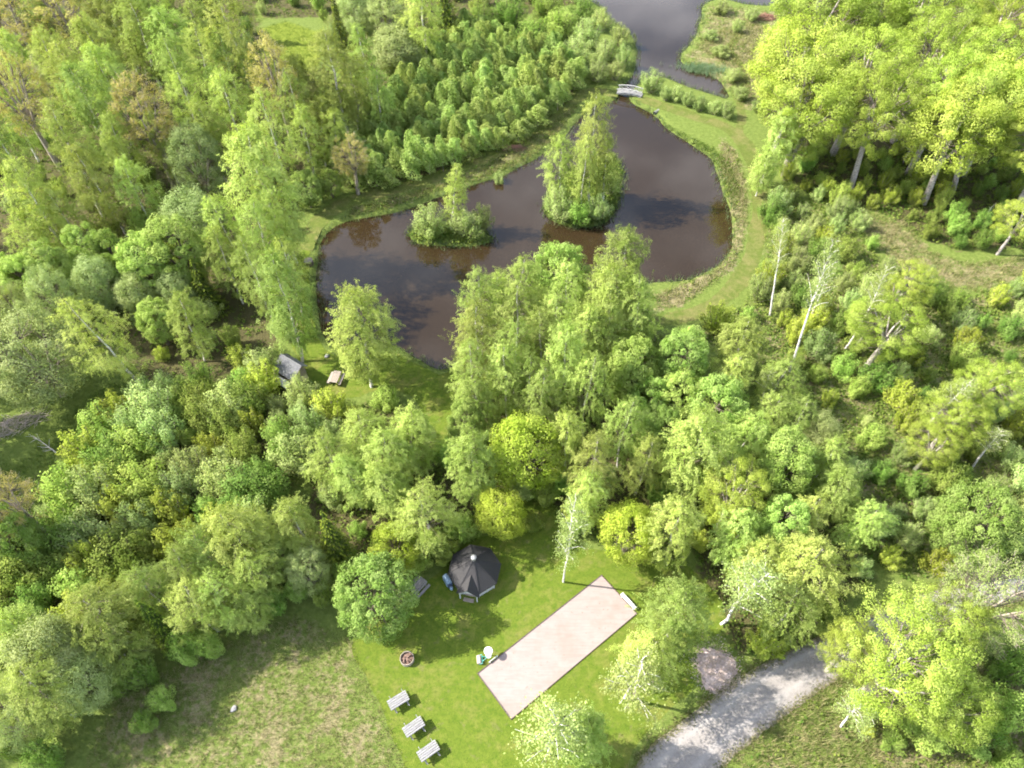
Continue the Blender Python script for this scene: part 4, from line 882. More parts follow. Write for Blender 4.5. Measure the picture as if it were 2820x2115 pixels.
class Leaves:
    def __init__(s, g): s.g = g; s.P = []; s.N = []; s.S = []; s.T = []; s.tone = []
    def add(s, P, N, size, along=None, tone=None):
        n = len(P); g = s.g
        s.P.append(P); s.N.append(unit(N)); s.S.append(np.broadcast_to(size, (n,)) * g.uniform(0.7, 1.25, n))
        s.T.append(g.normal(size=(n, 3)) if along is None else along)
        s.tone.append(np.clip((g.uniform(0, 1, n) if tone is None else tone + g.normal(size=n) * 0.15), 0, 1))
    def mesh(s, name, mat, aspect=0.62):
        P, N, S, T_ = np.vstack(s.P), np.vstack(s.N), np.concatenate(s.S), np.vstack(s.T)
        T_ = unit(T_ - N * (T_ * N).sum(1, keepdims=True)); B = np.cross(N, T_)
        S = S[:, None]; n = len(P)
        V = np.stack([P - T_ * S * 0.5, P + B * S * aspect * 0.5 - N * S * 0.06, P + T_ * S * 0.5, P - B * S * aspect * 0.5 - N * S * 0.06], 1).reshape(-1, 3)
        return np_mesh(name, V, np.arange(4 * n).reshape(n, 4), mat, tone=np.concatenate(s.tone))

def ball(g, n, shell=0.5):
    d = unit(g.normal(size=(n, 3))); return d * (shell + (1 - shell) * g.uniform(0, 1, (n, 1)) ** 0.5)

def make_birch(seed, h=15.0, w=5.5, strands=1.0, leaf=0.125, base=0.16, mat='birch', lean=0.0, nbr=72, nl=39):
    g = np.random.default_rng(seed); W = Wood(); L = Leaves(g)
    zs = np.linspace(0, h * 0.985, 9); bend = g.normal(size=2) * 0.25
    wob = np.cumsum(g.normal(size=(9, 2)) * 0.10, 0)
    trunk = np.column_stack([wob[:, 0] + bend[0] * (zs / h) ** 2, wob[:, 1] + bend[1] * (zs / h) ** 2, zs]); trunk[0, :2] = 0
    W.add(trunk, 0.020 * h * 0.55 + 0.03, 0.02, 7)
    lob = g.uniform(0.72, 1.28, 24)
    for i in range(nbr):
        u = (i + g.uniform()) / nbr; z = h * (base + (0.99 - base) * u); az = i * 2.399 + g.normal() * 0.3
        prof = (1 - max(0.0, (u - 0.30) / 0.72) ** 2.4) ** 0.8 * (0.62 + 0.38 * min(1.0, u / 0.25))
        Lb = max(0.35, w * 0.5 * prof * lob[int((az % (2 * math.pi)) / (2 * math.pi) * 8) % 8 + 8 * int(u * 2.99)] * g.uniform(0.75, 1.12))
        st = np.array([np.interp(z, zs, trunk[:, 0]), np.interp(z, zs, trunk[:, 1]), z])
        d = np.array([math.cos(az), math.sin(az), 0]); k = np.linspace(0, 1, 5)
        rise = Lb * g.uniform(0.45, 0.8) * (1 - 0.3 * (1 - u))
        br = st + d * (Lb * k)[:, None] + np.array([0, 0, 1]) * (rise * (1.9 * k - 1.25 * k ** 2))[:, None]
        W.add(br[:, :], 0.010 + 0.008 * Lb, 0.006, 3, 1)
        ns = max(3, int((4 + Lb * 3.6) * strands)); tone0 = g.uniform(0.15, 0.85)
        for q in range(ns):
            kk = 0.28 + 0.74 * g.uniform() ** 0.7; c = np.array([np.interp(kk, k, br[:, j]) for j in range(3)])
            side = np.cross(d, [0, 0, 1]) * g.normal() * 0.30 * (0.5 + Lb * 0.35); c = c + side + d * g.normal() * 0.12 + np.array([0, 0, g.normal() * 0.15])
            ln = g.uniform(0.45, 1.2) * (0.6 + 0.16 * Lb); nn = int(nl * (0.6 + ln * 0.6))
            s_ = g.uniform(0, 1, nn); out = unit(d + g.normal(size=3) * 0.55)
            if g.uniform() < 0.45:      # spray: out and up, tip nodding
                P = c + out * (s_ * 0.95 * ln)[:, None] + np.array([0, 0, 1]) * ((0.55 * s_ - 0.5 * s_ ** 2.5) * ln)[:, None]
            else:                       # hanging strand
                P = c + out * (s_ * 0.35 * ln)[:, None] + np.array([0, 0, -1]) * (s_ ** 1.5 * ln)[:, None]
            P = P + g.normal(size=(nn, 3)) * (0.12 - 0.07 * s_)[:, None]
            N = d * 0.8 + np.array([0, 0, 0.6]) + g.normal(size=(nn, 3)) * 0.36
            L.add(P, N, leaf * (1.05 - 0.3 * s_), along=np.array([0, 0, -1.0]) + g.normal(size=(nn, 3)) * 0.5, tone=np.full(nn, tone0))
    return W.mesh('trunk', [BARK_BIRCH, BARK_TWIG]), L.mesh('crown', LEAF[mat], 0.62), (w, h)

def make_broad(seed, h, w, mat, bark, leaf=0.22, trunk_h=0.34, nlimb=7, nclump=120, clump_r=0.62, per=70, flat=0.8, low=0.25, shell=0.55, gap=0.0, twigs=0, r0=None, tufts=0.0, lump=0.17):
    """broad crown: limbs that fork, leaf clumps at their ends"""
    g = np.random.default_rng(seed); W = Wood(); L = Leaves(g)
    r0 = r0 or 0.020 * h + 0.04
    zt = h * trunk_h; tp = np.array([g.normal() * 0.03 * h, g.normal() * 0.03 * h, zt])
    W.add(np.array([[0, 0, 0], tp * [0.3, 0.4, 0.4], tp * [0.8, 0.7, 0.75], tp]), r0 * 1.25, r0 * 0.8, 8)
    cz = h * (low + 1) / 2; rz = h * (1 - low) / 2; rx = w / 2
    lob = g.normal(size=(6, 3)); lob = unit(lob); la = g.uniform(-lump, lump * 1.1, 6)
    def env(d): return 1 + (np.clip(d @ lob.T, 0, 1) ** 2 @ la)
    ends = []
    limbs = []
    for i in range(nlimb):
        az = i * 2 * math.pi / nlimb + g.normal() * 0.3; el = g.uniform(0.15, 0.95) if i else 1.2
        d = np.array([math.cos(az) * math.cos(el), math.sin(az) * math.cos(el), math.sin(el)])
        e = np.array([0, 0, cz]) + d * [rx, rx, rz] * 0.62 * env(d)
        s = tp * [1, 1, g.uniform(0.75, 1.0)]
        mid = (s + e) / 2 + g.normal(size=3) * 0.05 * w + [0, 0, 0.04 * h]
        k = np.linspace(0, 1, 6)[:, None]
        path = (1 - k) ** 2 * s + 2 * k * (1 - k) * mid + k ** 2 * e
        W.add(path, r0 * 0.62, r0 * 0.16, 5); limbs.append(path)
    D = []
    while len(D) < nclump:
        d = unit(g.normal(size=3))
        if d[2] < -0.75: continue
        D.append(d)
    for d in D:
        rr = g.uniform(0.55, 1.0) ** 0.6
        if gap and g.uniform() < gap * 0.5: rr *= 0.6
        c = np.array([0, 0, cz]) + d * [rx, rx, rz] * env(d) * rr
        c[2] = max(c[2], 0.3)
        # twig from nearest limb
        best = min(limbs, key=lambda p_: np.min(((p_ - c) ** 2).sum(1)))
        j = np.argmin(((best - c) ** 2).sum(1)); s = best[max(0, j - 1)]
        m = (s + c) / 2 + g.normal(size=3) * 0.15
        W.add(np.array([s, m, c]), 0.014 + r0 * 0.10, 0.010, 3, 1)
        if twigs:
            for _ in range(twigs):
                e = c + unit(d + g.normal(size=3) * 0.6 + [0, 0, 0.5]) * g.uniform(0.5, 1.1) * clump_r * 1.5
                W.add(np.array([c, (c + e) / 2 + g.normal(size=3) * 0.05, e]), 0.016, 0.008, 3, 0)
        n = int(per * g.uniform(0.6, 1.3)); cr_ = clump_r * g.uniform(0.65, 1.3)
        b = ball(g, n, shell) * [cr_, cr_, cr_ * flat]
        if tufts:
            b = b + unit(b) * (g.uniform(0, 1, (n, 1)) ** 3) * tufts
        N = unit(b) * 0.8 + d * 0.5 + [0, 0, 0.25] + g.normal(size=(n, 3)) * 0.36
        L.add(c + b, N, leaf, tone=np.full(n, g.uniform(0.1, 0.9)))
    return W.mesh('trunk', [bark, BARK_TWIG]), L.mesh('crown', LEAF[mat], 0.72), (w, h)

def make_bush(seed, h, w, mat, bark, leaf=0.135, stems=16, per=320, spiky=0.5, aspect=0.6, kind_bump=True):
    """many stems from the ground, leafy upright shoots"""
    g = np.random.default_rng(seed); W = Wood(); L = Leaves(g)
    for i in range(stems):
        az = i * 2.399 + g.normal() * 0.3; rr = math.sqrt((i + 0.5) / stems) * g.uniform(0.8, 1.05)
        hh = h * (1 - 0.55 * rr ** 2) * g.uniform(0.78, 1.08)
        top = np.array([math.cos(az) * rr * w * 0.43, math.sin(az) * rr * w * 0.43, hh])
        b0 = top * [0.22, 0.22, 0]; mid = (b0 + top) / 2 * [1.15, 1.15, 1]
        W.add(np.array([b0, mid, top]), 0.03 + 0.006 * h, 0.012, 4)
        out = unit(np.array([math.cos(az) * rr, math.sin(az) * rr, 0.5])); t0 = g.uniform(0.1, 0.9)
        n = per; s_ = g.uniform(0.12, 1.02, n) ** 0.75
        k = s_[:, None]; C = (1 - k) ** 2 * b0 + 2 * k * (1 - k) * mid + k ** 2 * top
        rad = w * 0.155 * (1.15 - 0.75 * s_ * spiky - 0.1)
        b = ball(g, n, 0.35) * rad[:, None]
        L.add(C + b, unit(b) * 0.7 + out * 0.6 + [0, 0, 0.3] + g.normal(size=(n, 3)) * 0.36, leaf, along=np.array([0, 0, 1.0]) + g.normal(size=(n, 3)) * 0.8, tone=np.full(n, t0))
    return W.mesh('stems', bark), L.mesh('foliage', LEAF[mat], aspect), (w, h)

def make_sapling(seed, h=4.6, w=2.1):
    g = np.random.default_rng(seed); W = Wood(); L = Leaves(g)
    W.add(np.array([[0, 0, 0], [g.normal() * 0.06, g.normal() * 0.06, h * 0.5], [g.normal() * 0.12, g.normal() * 0.12, h]]), 0.035, 0.01, 4)
    n = 2300; s_ = 0.15 + 0.87 * g.uniform(0, 1, n); az = g.uniform(0, 2 * math.pi, n)
    lob = 1 + 0.35 * np.sin(az * 3 + s_ * 9 + g.uniform(0, 6))
    r = w / 2 * (1.06 - s_) ** 0.5 * lob * (0.35 + 0.65 * g.uniform(0, 1, n) ** 0.5)
    d = np.stack([np.cos(az), np.sin(az), np.zeros(n)], 1)
    P = d * r[:, None] + np.stack([np.zeros(n), np.zeros(n), s_ * h + r * 0.5], 1)
    L.add(P, d * 0.8 + [0, 0, 0.45] + g.normal(size=(n, 3)) * 0.6, 0.148, tone=np.clip(0.5 + 0.4 * np.sin(az * 2 + s_ * 7), 0, 1))
    V0, V1 = W.mesh('t', BARK_GREY), L.mesh('c', LEAF['sapling'], 0.6)
    # one mesh: stem and leaves
    bm = bmesh.new(); bm.from_mesh(V1); nl = len(bm.faces); bm.from_mesh(V0)
    bm.faces.ensure_lookup_table()
    for f in bm.faces[nl:]: f.material_index = 1
    me = bpy.data.meshes.new('sapling'); bm.to_mesh(me); bm.free()
    me.materials.append(LEAF['sapling']); me.materials.append(BARK_GREY)
    return me, (w, h)

def make_spruce(seed, h=12.0, w=4.6):
    g = np.random.default_rng(seed); W = Wood(); L = Leaves(g)
    W.add(np.array([[0, 0, 0], [0, 0, h * 0.5], [0, 0, h]]), 0.16, 0.015, 6)
    for lv in range(30):
        u = lv / 29; z = h * (0.06 + 0.93 * u); Lb = w / 2 * (1 - u) ** 0.85 * g.uniform(0.85, 1.1) + 0.12
        for b_ in range(9 if u < 0.8 else 5):
            az = b_ * 2 * math.pi / 9 + lv * 1.1 + g.normal() * 0.12; d = np.array([math.cos(az), math.sin(az), 0]); lb = Lb * g.uniform(0.75, 1.1)
            n = int(14 + 26 * lb); s_ = g.uniform(0.1, 1, n); side = np.cross(d, [0, 0, 1])
            wd = 0.32 * (1.1 - s_) * lb
            P = np.array([0, 0, z]) + d * (s_ * lb)[:, None] + side * (g.uniform(-1, 1, n) * wd)[:, None] + np.array([0, 0, 1]) * (-0.28 * lb * s_ + 0.10 * lb * s_ ** 3 + g.normal(size=n) * 0.05)[:, None]
            L.add(P, np.array([0, 0, 0.8]) + d * 0.35 + g.normal(size=(n, 3)) * 0.4, 0.23, along=d + side * 0.6 * np.sign(g.normal(size=(n, 1))) + [0, 0, -0.3], tone=np.clip((s_ - 0.62) * 2.0, 0, 0.8))
            W.add(np.array([[0, 0, z], d * lb * 0.5 + [0, 0, z - 0.12 * lb], d * lb + [0, 0, z - 0.18 * lb]]), 0.02, 0.008, 3)
    return W.mesh('trunk', BARK_DARK), L.mesh('crown', LEAF['spruce'], 0.34), (w, h)

def make_thin(seed, h=12.0, w=4.0, dens=1.0, lo=0.34, rt=0.12):
    """nearly bare birch: white stem, bare limbs, thin veil of leaves near the top"""
    g = np.random.default_rng(seed); W = Wood(); L = Leaves(g)
    zs = np.linspace(0, h, 10); cur = g.normal(size=2) * 0.5
    trunk = np.column_stack([cur[0] * np.sin(zs / h * 2.6) + np.cumsum(g.normal(size=10)) * 0.05, cur[1] * np.sin(zs / h * 2.2) + np.cumsum(g.normal(size=10)) * 0.05, zs]); trunk[0, :2] = 0
    W.add(trunk, rt, 0.03, 7)
    for i in range(26):
        u = (i + g.uniform()) / 26; z = h * (lo + (0.98 - lo) * u); az = i * 2.399 + g.normal() * 0.4
        st = np.array([np.interp(z, zs, trunk[:, 0]), np.interp(z, zs, trunk[:, 1]), z]); Lb = w / 2 * (1 - 0.55 * u) * g.uniform(0.6, 1.15)
        d = np.array([math.cos(az), math.sin(az), 0.0]); k = np.linspace(0, 1, 5)
        br = st + d * (Lb * k)[:, None] + np.array([0, 0, 1]) * (Lb * (1.3 * k - 0.5 * k ** 2))[:, None] + np.cumsum(g.normal(size=(5, 3)), 0) * 0.05
        W.add(br, 0.026 + 0.008 * Lb, 0.010, 4)
        for _ in range(3):
            j = g.integers(1, 4); e = br[j] + unit(d + g.normal(size=3) * 0.7 + [0, 0, 0.4]) * Lb * g.uniform(0.3, 0.6)
            W.add(np.array([br[j], (br[j] + e) / 2 + g.normal(size=3) * 0.05, e]), 0.015, 0.006, 3, 1)
            n = int(g.uniform(60, 190) * dens); q = br[j] + (e - br[j]) * g.uniform(0.3, 1.15, (n, 1)) + g.normal(size=(n, 3)) * 0.26 + np.array([0, 0, -0.35]) * g.uniform(0, 1, (n, 1))
            L.add(q, d * 0.4 + [0, 0, 0.5] + g.normal(size=(n, 3)) * 0.7, 0.15, along=np.array([0, 0, -1.0]) + g.normal(size=(n, 3)) * 0.6)
    return W.mesh('trunk', [BARK_BIRCH, BARK_TWIG]), L.mesh('crown', LEAF['thin'], 0.6), (w, h)

PROTO = {
    'birch': [make_birch(100 + i, h=hh, w=ww, strands=st) for i, (hh, ww, st) in enumerate([(15, 5.2, 1.0), (14, 5.8, 0.9), (16, 5.0, 1.1), (12, 4.6, 1.1), (13, 5.4, 0.95), (11, 4.8, 1.2), (17, 6.2, 0.95), (10, 4.4, 1.2), (12, 5.2, 1.0)])],
    'oak': [make_broad(200 + i, hh, ww, 'oak', BARK_OAK, 0.13, 0.42, 7, int(90 + ww * 9), 0.68, 230, 0.70, 0.30, 0.45, 0.4, tufts=0.25, lump=0.28) for i, (hh, ww) in enumerate([(16, 11), (18, 10.5), (12, 9), (10, 7), (17, 9.5)])]
        + [make_broad(260, 13, 14, 'oak', BARK_OAK, 0.12, 0.40, 9, 430, 0.66, 160, 0.75, 0.24, 0.4, 0.5, tufts=0.3, lump=0.38)],
    'aspen': [make_broad(300 + i, 15, 7.5, 'aspen', BARK_GREY, 0.15, 0.4, 8, 150, 0.62, 75, 0.9, 0.3, 0.3, 0.2, twigs=3) for i in range(3)],
    'ash': [make_broad(350, 14, 9, 'thin', BARK_GREY, 0.12, 0.4, 8, 170, 0.6, 75, 0.9, 0.3, 0.3, 0.2, twigs=3)],
    'maple': [make_broad(400 + i, hh, ww, 'maple', BARK_DARK, 0.13, 0.25, 6, 270, 0.48, 145, 0.9, 0.10, 0.55) for i, (hh, ww) in enumerate([(8, 6), (9, 5), (7, 5.5), (10, 5), (9, 5.5)])],
    'willow': [make_broad(500 + i, hh, ww, 'willow', BARK_GREY, 0.12, 0.18, 9, 200, 0.52, 175, 1.0, 0.06, 0.4, tufts=0.35) for i, (hh, ww) in enumerate([(8, 5.5), (10, 6.5), (9, 6.5), (7, 4.8)])],
    'yellow': [make_broad(600 + i, 7, 5, 'yellow', BARK_DARK, 0.13, 0.25, 7, 140, 0.52, 165, 0.8, 0.1, 0.5, tufts=0.2) for i in range(3)],
    'spruce': [make_spruce(700), make_spruce(701, 10, 4.2)],
    'thin': [make_thin(800 + i, dens=0.42) for i in range(4)],
    'bare': [make_thin(820 + i, 12.0, 4.0, 0.32, 0.5, 0.2) for i in range(4)],
    'bush': [make_bush(900 + i, 4, 3.6, 'bush', BARK_DARK) for i in range(4)],
    'sallow': [make_bush(920 + i, 4, 3.8, 'sallow', BARK_GREY, 0.125, 18, 280, 0.7) for i in range(4)],
    'olive': [make_bush(940 + i, 3.6, 3.2, 'olive', BARK_GREY, 0.13, 14, 260, 0.7) for i in range(3)],
}
SAPLING = [make_sapling(1000 + i) for i in range(5)]
NAME = dict(birch='birch_tree', oak='oak_tree', aspen='aspen_tree', ash='ash_tree', maple='maple_tree', willow='sallow_tree', yellow='yellow_green_tree', spruce='spruce_tree', thin='sparse_birch_tree', bare='bare_birch_tree', bush='bush', sallow='sallow_bush', olive='olive_bush')
CAT = dict(bush='bush', sallow='bush', olive='bush')
BUSHY = ('bush', 'sallow', 'olive')
rnd = random.Random(5)
count = {}
def plant(kind, x, y, w, h, label, group=None, lean=0):
    pr = PROTO[kind]
    if kind in ('birch', 'oak', 'maple', 'willow'):   # the two closest builds by slenderness, in turn
        order = sorted(range(len(pr)), key=lambda i: abs(math.log((pr[i][2][1] / pr[i][2][0]) / (h / w))))
        pick = order[count.setdefault(kind, 0) % (1 if w > 12 else min(5, len(order)))]
    else:
        pick = count.setdefault(kind, 0) % len(pr)
    count[kind] += 1
    wood_me, leaf_me, (w0, h0) = pr[pick]
    z = z_at(x, y) - 0.03
    o = empty(NAME[kind], (x, y, z), rnd.uniform(0, 2 * math.pi))
    o.scale = (w / w0, w / w0, h / h0)
    if isinstance(lean, tuple) and (lean[0] or lean[1]):
        v = Vector((lean[0], lean[1], h)).normalized(); q = Vector((0, 0, 1)).rotation_difference(v)
        o.rotation_mode = 'QUATERNION'; o.rotation_quaternion = q @ o.rotation_euler.to_quaternion()
    elif lean:
        q = Matrix.Rotation(R(9 * lean), 3, 'Y').to_quaternion()
        o.rotation_mode = 'QUATERNION'; o.rotation_quaternion = q @ o.rotation_euler.to_quaternion()
    mesh_obj('stems' if kind in BUSHY else 'trunk', wood_me, o); mesh_obj('foliage' if kind in BUSHY else 'crown', leaf_me, o)
    return tag(o, label, CAT.get(kind, 'tree'), group)

for kind, x, y, w, h, lean, grp, label in TREES:
    plant(kind, x, y, w, h, label, (NAME[kind].replace('_', ' ') + 's ' + grp) if grp else None, lean)

for k, (x, y, h, w) in enumerate([(-60, 50, 14, 6), (-59, 44, 13, 6), (-57, 38, 14, 6), (-60, 33, 13, 6), (-53, 28, 12, 6), (-55, 22, 12, 6), (-66, 56, 15, 6), (-50, 15, 11, 6), (-66, 40, 15, 6), (-70, 64, 15, 6), (-74, 72, 16, 6)]):
    plant('birch', x, y, w, h, 'pale green birch just beyond the left edge of the clearing', 'birch trees beyond the left edge')

# thickets: bushes nobody can tell apart, filled in area by area
taken = [np.array([[x, y, min(w * 0.18, 0.8)] for _, x, y, w, h, *_ in TREES]),
         np.array([[-24.5, 50.8, 2.5], [-24.4, 48.6, 2.2], [-19.6, 50.0, 2.0], [-8.4, 26.0, 2.0], [-3.4, 27.7, 3.6]])]
def scatter(area, spacing, seed, avoid=()):
    poly = AREA[area]; A = np.asarray(poly); g = np.random.default_rng(seed); pts = []
    lo, hi = A.min(0), A.max(0); n = int((hi - lo).prod() / spacing ** 2 * 6)
    C = lo + g.uniform(size=(n, 2)) * (hi - lo); C = C[poly_sd(C, poly) < 0]
    C = C[water_sd(C) > 1.2]
    for av in avoid:
        if len(C): C = C[poly_sd(C, AREA[av]) > 0.8]
    # keep to what the camera's side of the place can see
    ob = np.vstack(taken)
    for c in C:
        if pts and np.min(((np.array(pts) - c) ** 2).sum(1)) < spacing ** 2: continue
        if np.any(np.hypot(ob[:, 0] - c[0], ob[:, 1] - c[1]) < ob[:, 2]): continue
        pts.append(c)
    return np.array(pts), g

def in_frame(x, y, z, m=0.03):
    q = cam.matrix_basis.inverted() @ Vector((x, y, z)); f = cam_data.lens / 36.0
    u, v = q.x / -q.z * f, q.y / -q.z * f
    return -0.5 - m < u < 0.5 + m and -0.375 - m < v < 0.375 + m

FILL = [  # area, spacing, kinds with weights, height range, place words, avoided areas
    ('thicket_left', 2.1, (('sallow', 4), ('bush', 4), ('olive', 3)), (3.0, 6.2), 'in the left thicket', ('clearing_left',)),
    ('wood_left', 5.5, (('bush', 5), ('sallow', 2), ('olive', 2)), (2.2, 4.2), 'in the upper left wood', ('clearing_left_up', 'clearing_top')),
    ('thicket_right', 2.6, (('sallow', 5), ('bush', 4), ('olive', 2)), (2.0, 4.6), 'in the right thicket', ('dry_right',)),
    ('understory', 2.4, (('bush', 5), ('olive', 3)), (1.8, 3.6), 'below the oak stand', ('dry_right',)),
    ('wood_center', 3.3, (('bush', 5), ('sallow', 3), ('olive', 1)), (2.0, 4.5), 'in the central wood', ('lawn', 'hut_lawn')),
    ('corner_right', 2.6, (('olive', 4), ('bush', 3)), (0.8, 1.8), 'in the lower right corner', ()),
    ('top_strip', 4.6, (('bush', 4), ('sallow', 4)), (2.5, 4.5), 'along the top edge', ('clearing_top',)),
    ('right_top', 7.0, (('bush', 4), ('olive', 3)), (1.6, 3.2), 'inside the oak stand', ('dry_top',)),
    ('wood_right', 2.8, (('bush', 4), ('sallow', 2), ('olive', 3)), (1.8, 4.2), 'above the road', ('lawn',)),
]
ADJ = dict(bush='green', sallow='grey green', olive='olive')
ORD = ['', '', 'second', 'third', 'fourth', 'fifth', 'sixth', 'seventh', 'eighth', 'ninth', 'tenth', 'eleventh', 'twelfth', 'thirteenth']
def third(v): return np.minimum(2, np.argsort(np.argsort(v)) * 3 // max(1, len(v)))
for i, (area, sp, kinds, (h0, h1), words, avoid) in enumerate(FILL):
    pts, g = scatter(area, sp, 50 + i, avoid)
    bag = [k for k, n in kinds for _ in range(n)]; rows = []
    for x, y in pts:
        h = g.uniform(h0, h1); k = bag[g.integers(len(bag))]; f = g.uniform(0.85, 1.25)
        if in_frame(x, y, h * 0.6): rows.append((k, float(x), float(y), float(h * f), float(h)))
    if not rows: continue
    cu, cv_ = third(np.array([r_[1] / (r_[2] + 50) for r_ in rows])), third(np.array([r_[2] for r_ in rows]))
    cells = {}
    for q, r_ in enumerate(rows): cells.setdefault((r_[0], cu[q], cv_[q]), []).append(q)
    for (k, a_, b_), ids in cells.items():
        ids.sort(key=lambda q: rows[q][1]); n = len(ids)
        cell = ('lower', 'middle', 'upper')[b_] + ' ' + ('left', 'centre', 'right')[a_] + ' part'
        for q, idx in enumerate(ids):
            o_ = '' if n == 1 else ', leftmost' if q == 0 else ', rightmost' if q == n - 1 else f', {ORD[min(q + 1, 13)]} from left' if q <= n // 2 else f', {ORD[min(n - q, 13)]} from right'
            plant(*rows[idx], f'{ADJ[k]} bush {words}, {cell}{o_}', f'{ADJ[k]} bushes {words}')

pts, g = scatter('saplings', 1.5, 90)
if len(pts) > 300: pts = pts[np.argsort(pts[:, 1])[:300]]
for x, y in pts:
    me, (w0, h0) = SAPLING[g.integers(len(SAPLING))]; h = g.uniform(2.8, 6.0)
    o = mesh_obj('birch_sapling', me, None, (x, y, -0.03)); o.rotation_euler = (g.normal() * 0.08, g.normal() * 0.08, g.uniform(0, 6.28))
    s = g.uniform(0.9, 2.0); o.scale = (s, s, h / h0)
    tag(o, 'light green sapling in the dense planted stand beyond the pond', 'sapling', 'saplings of the planted stand')

# grass, reeds and undergrowth: stuff
def blades(name, P, hgt, wid, mat, label, seed, lean=0.35, per=5, spread=0.12):
    g = np.random.default_rng(seed); n = len(P); P = np.repeat(P, per, 0); N = len(P)
    h = np.repeat(hgt, per) * g.uniform(0.6, 1.2, N); az = g.uniform(0, 6.28, N); d = np.stack([np.cos(az), np.sin(az), np.zeros(N)], 1)
    b = P + np.column_stack([g.normal(size=(N, 2)) * spread, np.zeros(N)]); sd = np.stack([-d[:, 1], d[:, 0], np.zeros(N)], 1) * (wid * g.uniform(0.7, 1.3, N))[:, None]
    tip = b + d * (h * lean * g.uniform(0.2, 1.3, N))[:, None] + np.column_stack([np.zeros((N, 2)), h])
    V = np.stack([b - sd, b + sd, tip], 1).reshape(-1, 3)
    me = np_mesh(name, V, np.arange(3 * N).reshape(N, 3), mat, tone=np.repeat(g.uniform(0, 1, n), per))
    return tag(mesh_obj(name, me), label, None, kind='stuff')
M_DRYG = leaf_mat('dry_grass_blades', (0.100, 0.140, 0.034), (0.310, 0.275, 0.140), 0.35)
M_GRASS = leaf_mat('green_grass_blades', (0.066, 0.121, 0.020), (0.140, 0.179, 0.039), 0.3)
M_REED = leaf_mat('reed_blades', (0.094, 0.148, 0.062), (0.183, 0.207, 0.101), 0.3)
M_HERB = leaf_mat('undergrowth_leaves', (0.070, 0.125, 0.022), (0.170, 0.205, 0.045), 0.3)
def sample(area, dens, seed, avoid=()):
    poly = AREA[area] if isinstance(area, str) else area; A = np.asarray(poly); g = np.random.default_rng(seed); lo, hi = A.min(0), A.max(0)
    C = lo + g.uniform(size=(int((hi - lo).prod() * dens), 2)) * (hi - lo); C = C[poly_sd(C, poly) < 0]; s = water_sd(C); C = C[s > 0.1]
    for av in avoid: C = C[poly_sd(C, AREA[av]) > 0.05]
    return np.column_stack([C, ground_z(C)])
P = sample('meadow', 26, 201); g = np.random.default_rng(1)
blades('meadow_grass', P, g.uniform(0.10, 0.30, len(P)), 0.018, M_DRYG, 'rough dry meadow grass at the lower left', 202, 0.9, 4, 0.15)
P = np.vstack([sample(k, d, 210 + i, ('lawn',)) for i, (k, d) in enumerate([('bank_right', 16), ('bank_left', 20), ('dry_right', 14), ('dry_top', 10), ('thicket_right', 6), ('corner_right', 16), ('verge_right', 22), ('far_bank', 4)])])
blades('rough_grass', P, g.uniform(0.15, 0.65, len(P)), 0.03, M_DRYG, 'rough dry grass on banks and open scrub', 212, 0.7, 4, 0.2)
P = np.vstack([sample(k, d, 220 + i, ('lawn', 'hut_lawn')) for i, (k, d) in enumerate([('clearing_left', 14), ('clearing_top', 5), ('clearing_left_up', 6), ('green_bank', 30)])])
blades('clearing_grass', P, g.uniform(0.12, 0.4, len(P)), 0.03, M_GRASS, 'green grass of the shaded clearings', 222, 0.7, 4, 0.2)
E_ = np.vstack([q + rng.normal(size=q.shape) * 0.22 for q in (RL, RR) for _ in range(26)] )
E_ = E_ + rng.uniform(-0.35, 0.35, E_.shape)
blades('roadside_grass', np.column_stack([E_, np.full(len(E_), 0.01)]), rng.uniform(0.08, 0.28, len(E_)), 0.03, M_DRYG, 'short grass along both road edges', 226, 0.8, 4, 0.12)
# shore fringe
F = []
for ring, dens in ((POND, 9), (ISLE[0], 18), (ISLE[1], 18)):
    n = np.roll(ring, -1, 0) - ring
    for k in range(dens):
        u = rng.uniform(size=(len(ring), 1)); q = ring + n * u + rng.normal(size=ring.shape) * 0.42; F.append(q)
F = np.vstack(F); F = F[np.abs(water_sd(F)) < 1.0]; F = np.column_stack([F, np.maximum(ground_z(F), WATER_Z - 0.1)])
blades('shore_reeds', F, rng.uniform(0.25, 1.0, len(F)), 0.035, M_REED, 'reeds and tall grass fringing the pond shore', 232, 0.45, 3, 0.12)
x0, y0 = SPOT['reed_patch']; q = np.column_stack([x0 + rng.normal(size=700) * 1.9, y0 + rng.normal(size=700) * 0.8 , np.full(700, WATER_Z - 0.05)])
q[:, 1] -= (q[:, 0] - x0) * 0.30
blades('blue_green_reeds', q, rng.uniform(0.6, 1.1, 700), 0.035, leaf_mat('blue_green_reed', (0.13, 0.22, 0.13), (0.22, 0.30, 0.19)), 'blue green reed bed at the far shore point', 233, 0.3, 5, 0.15)
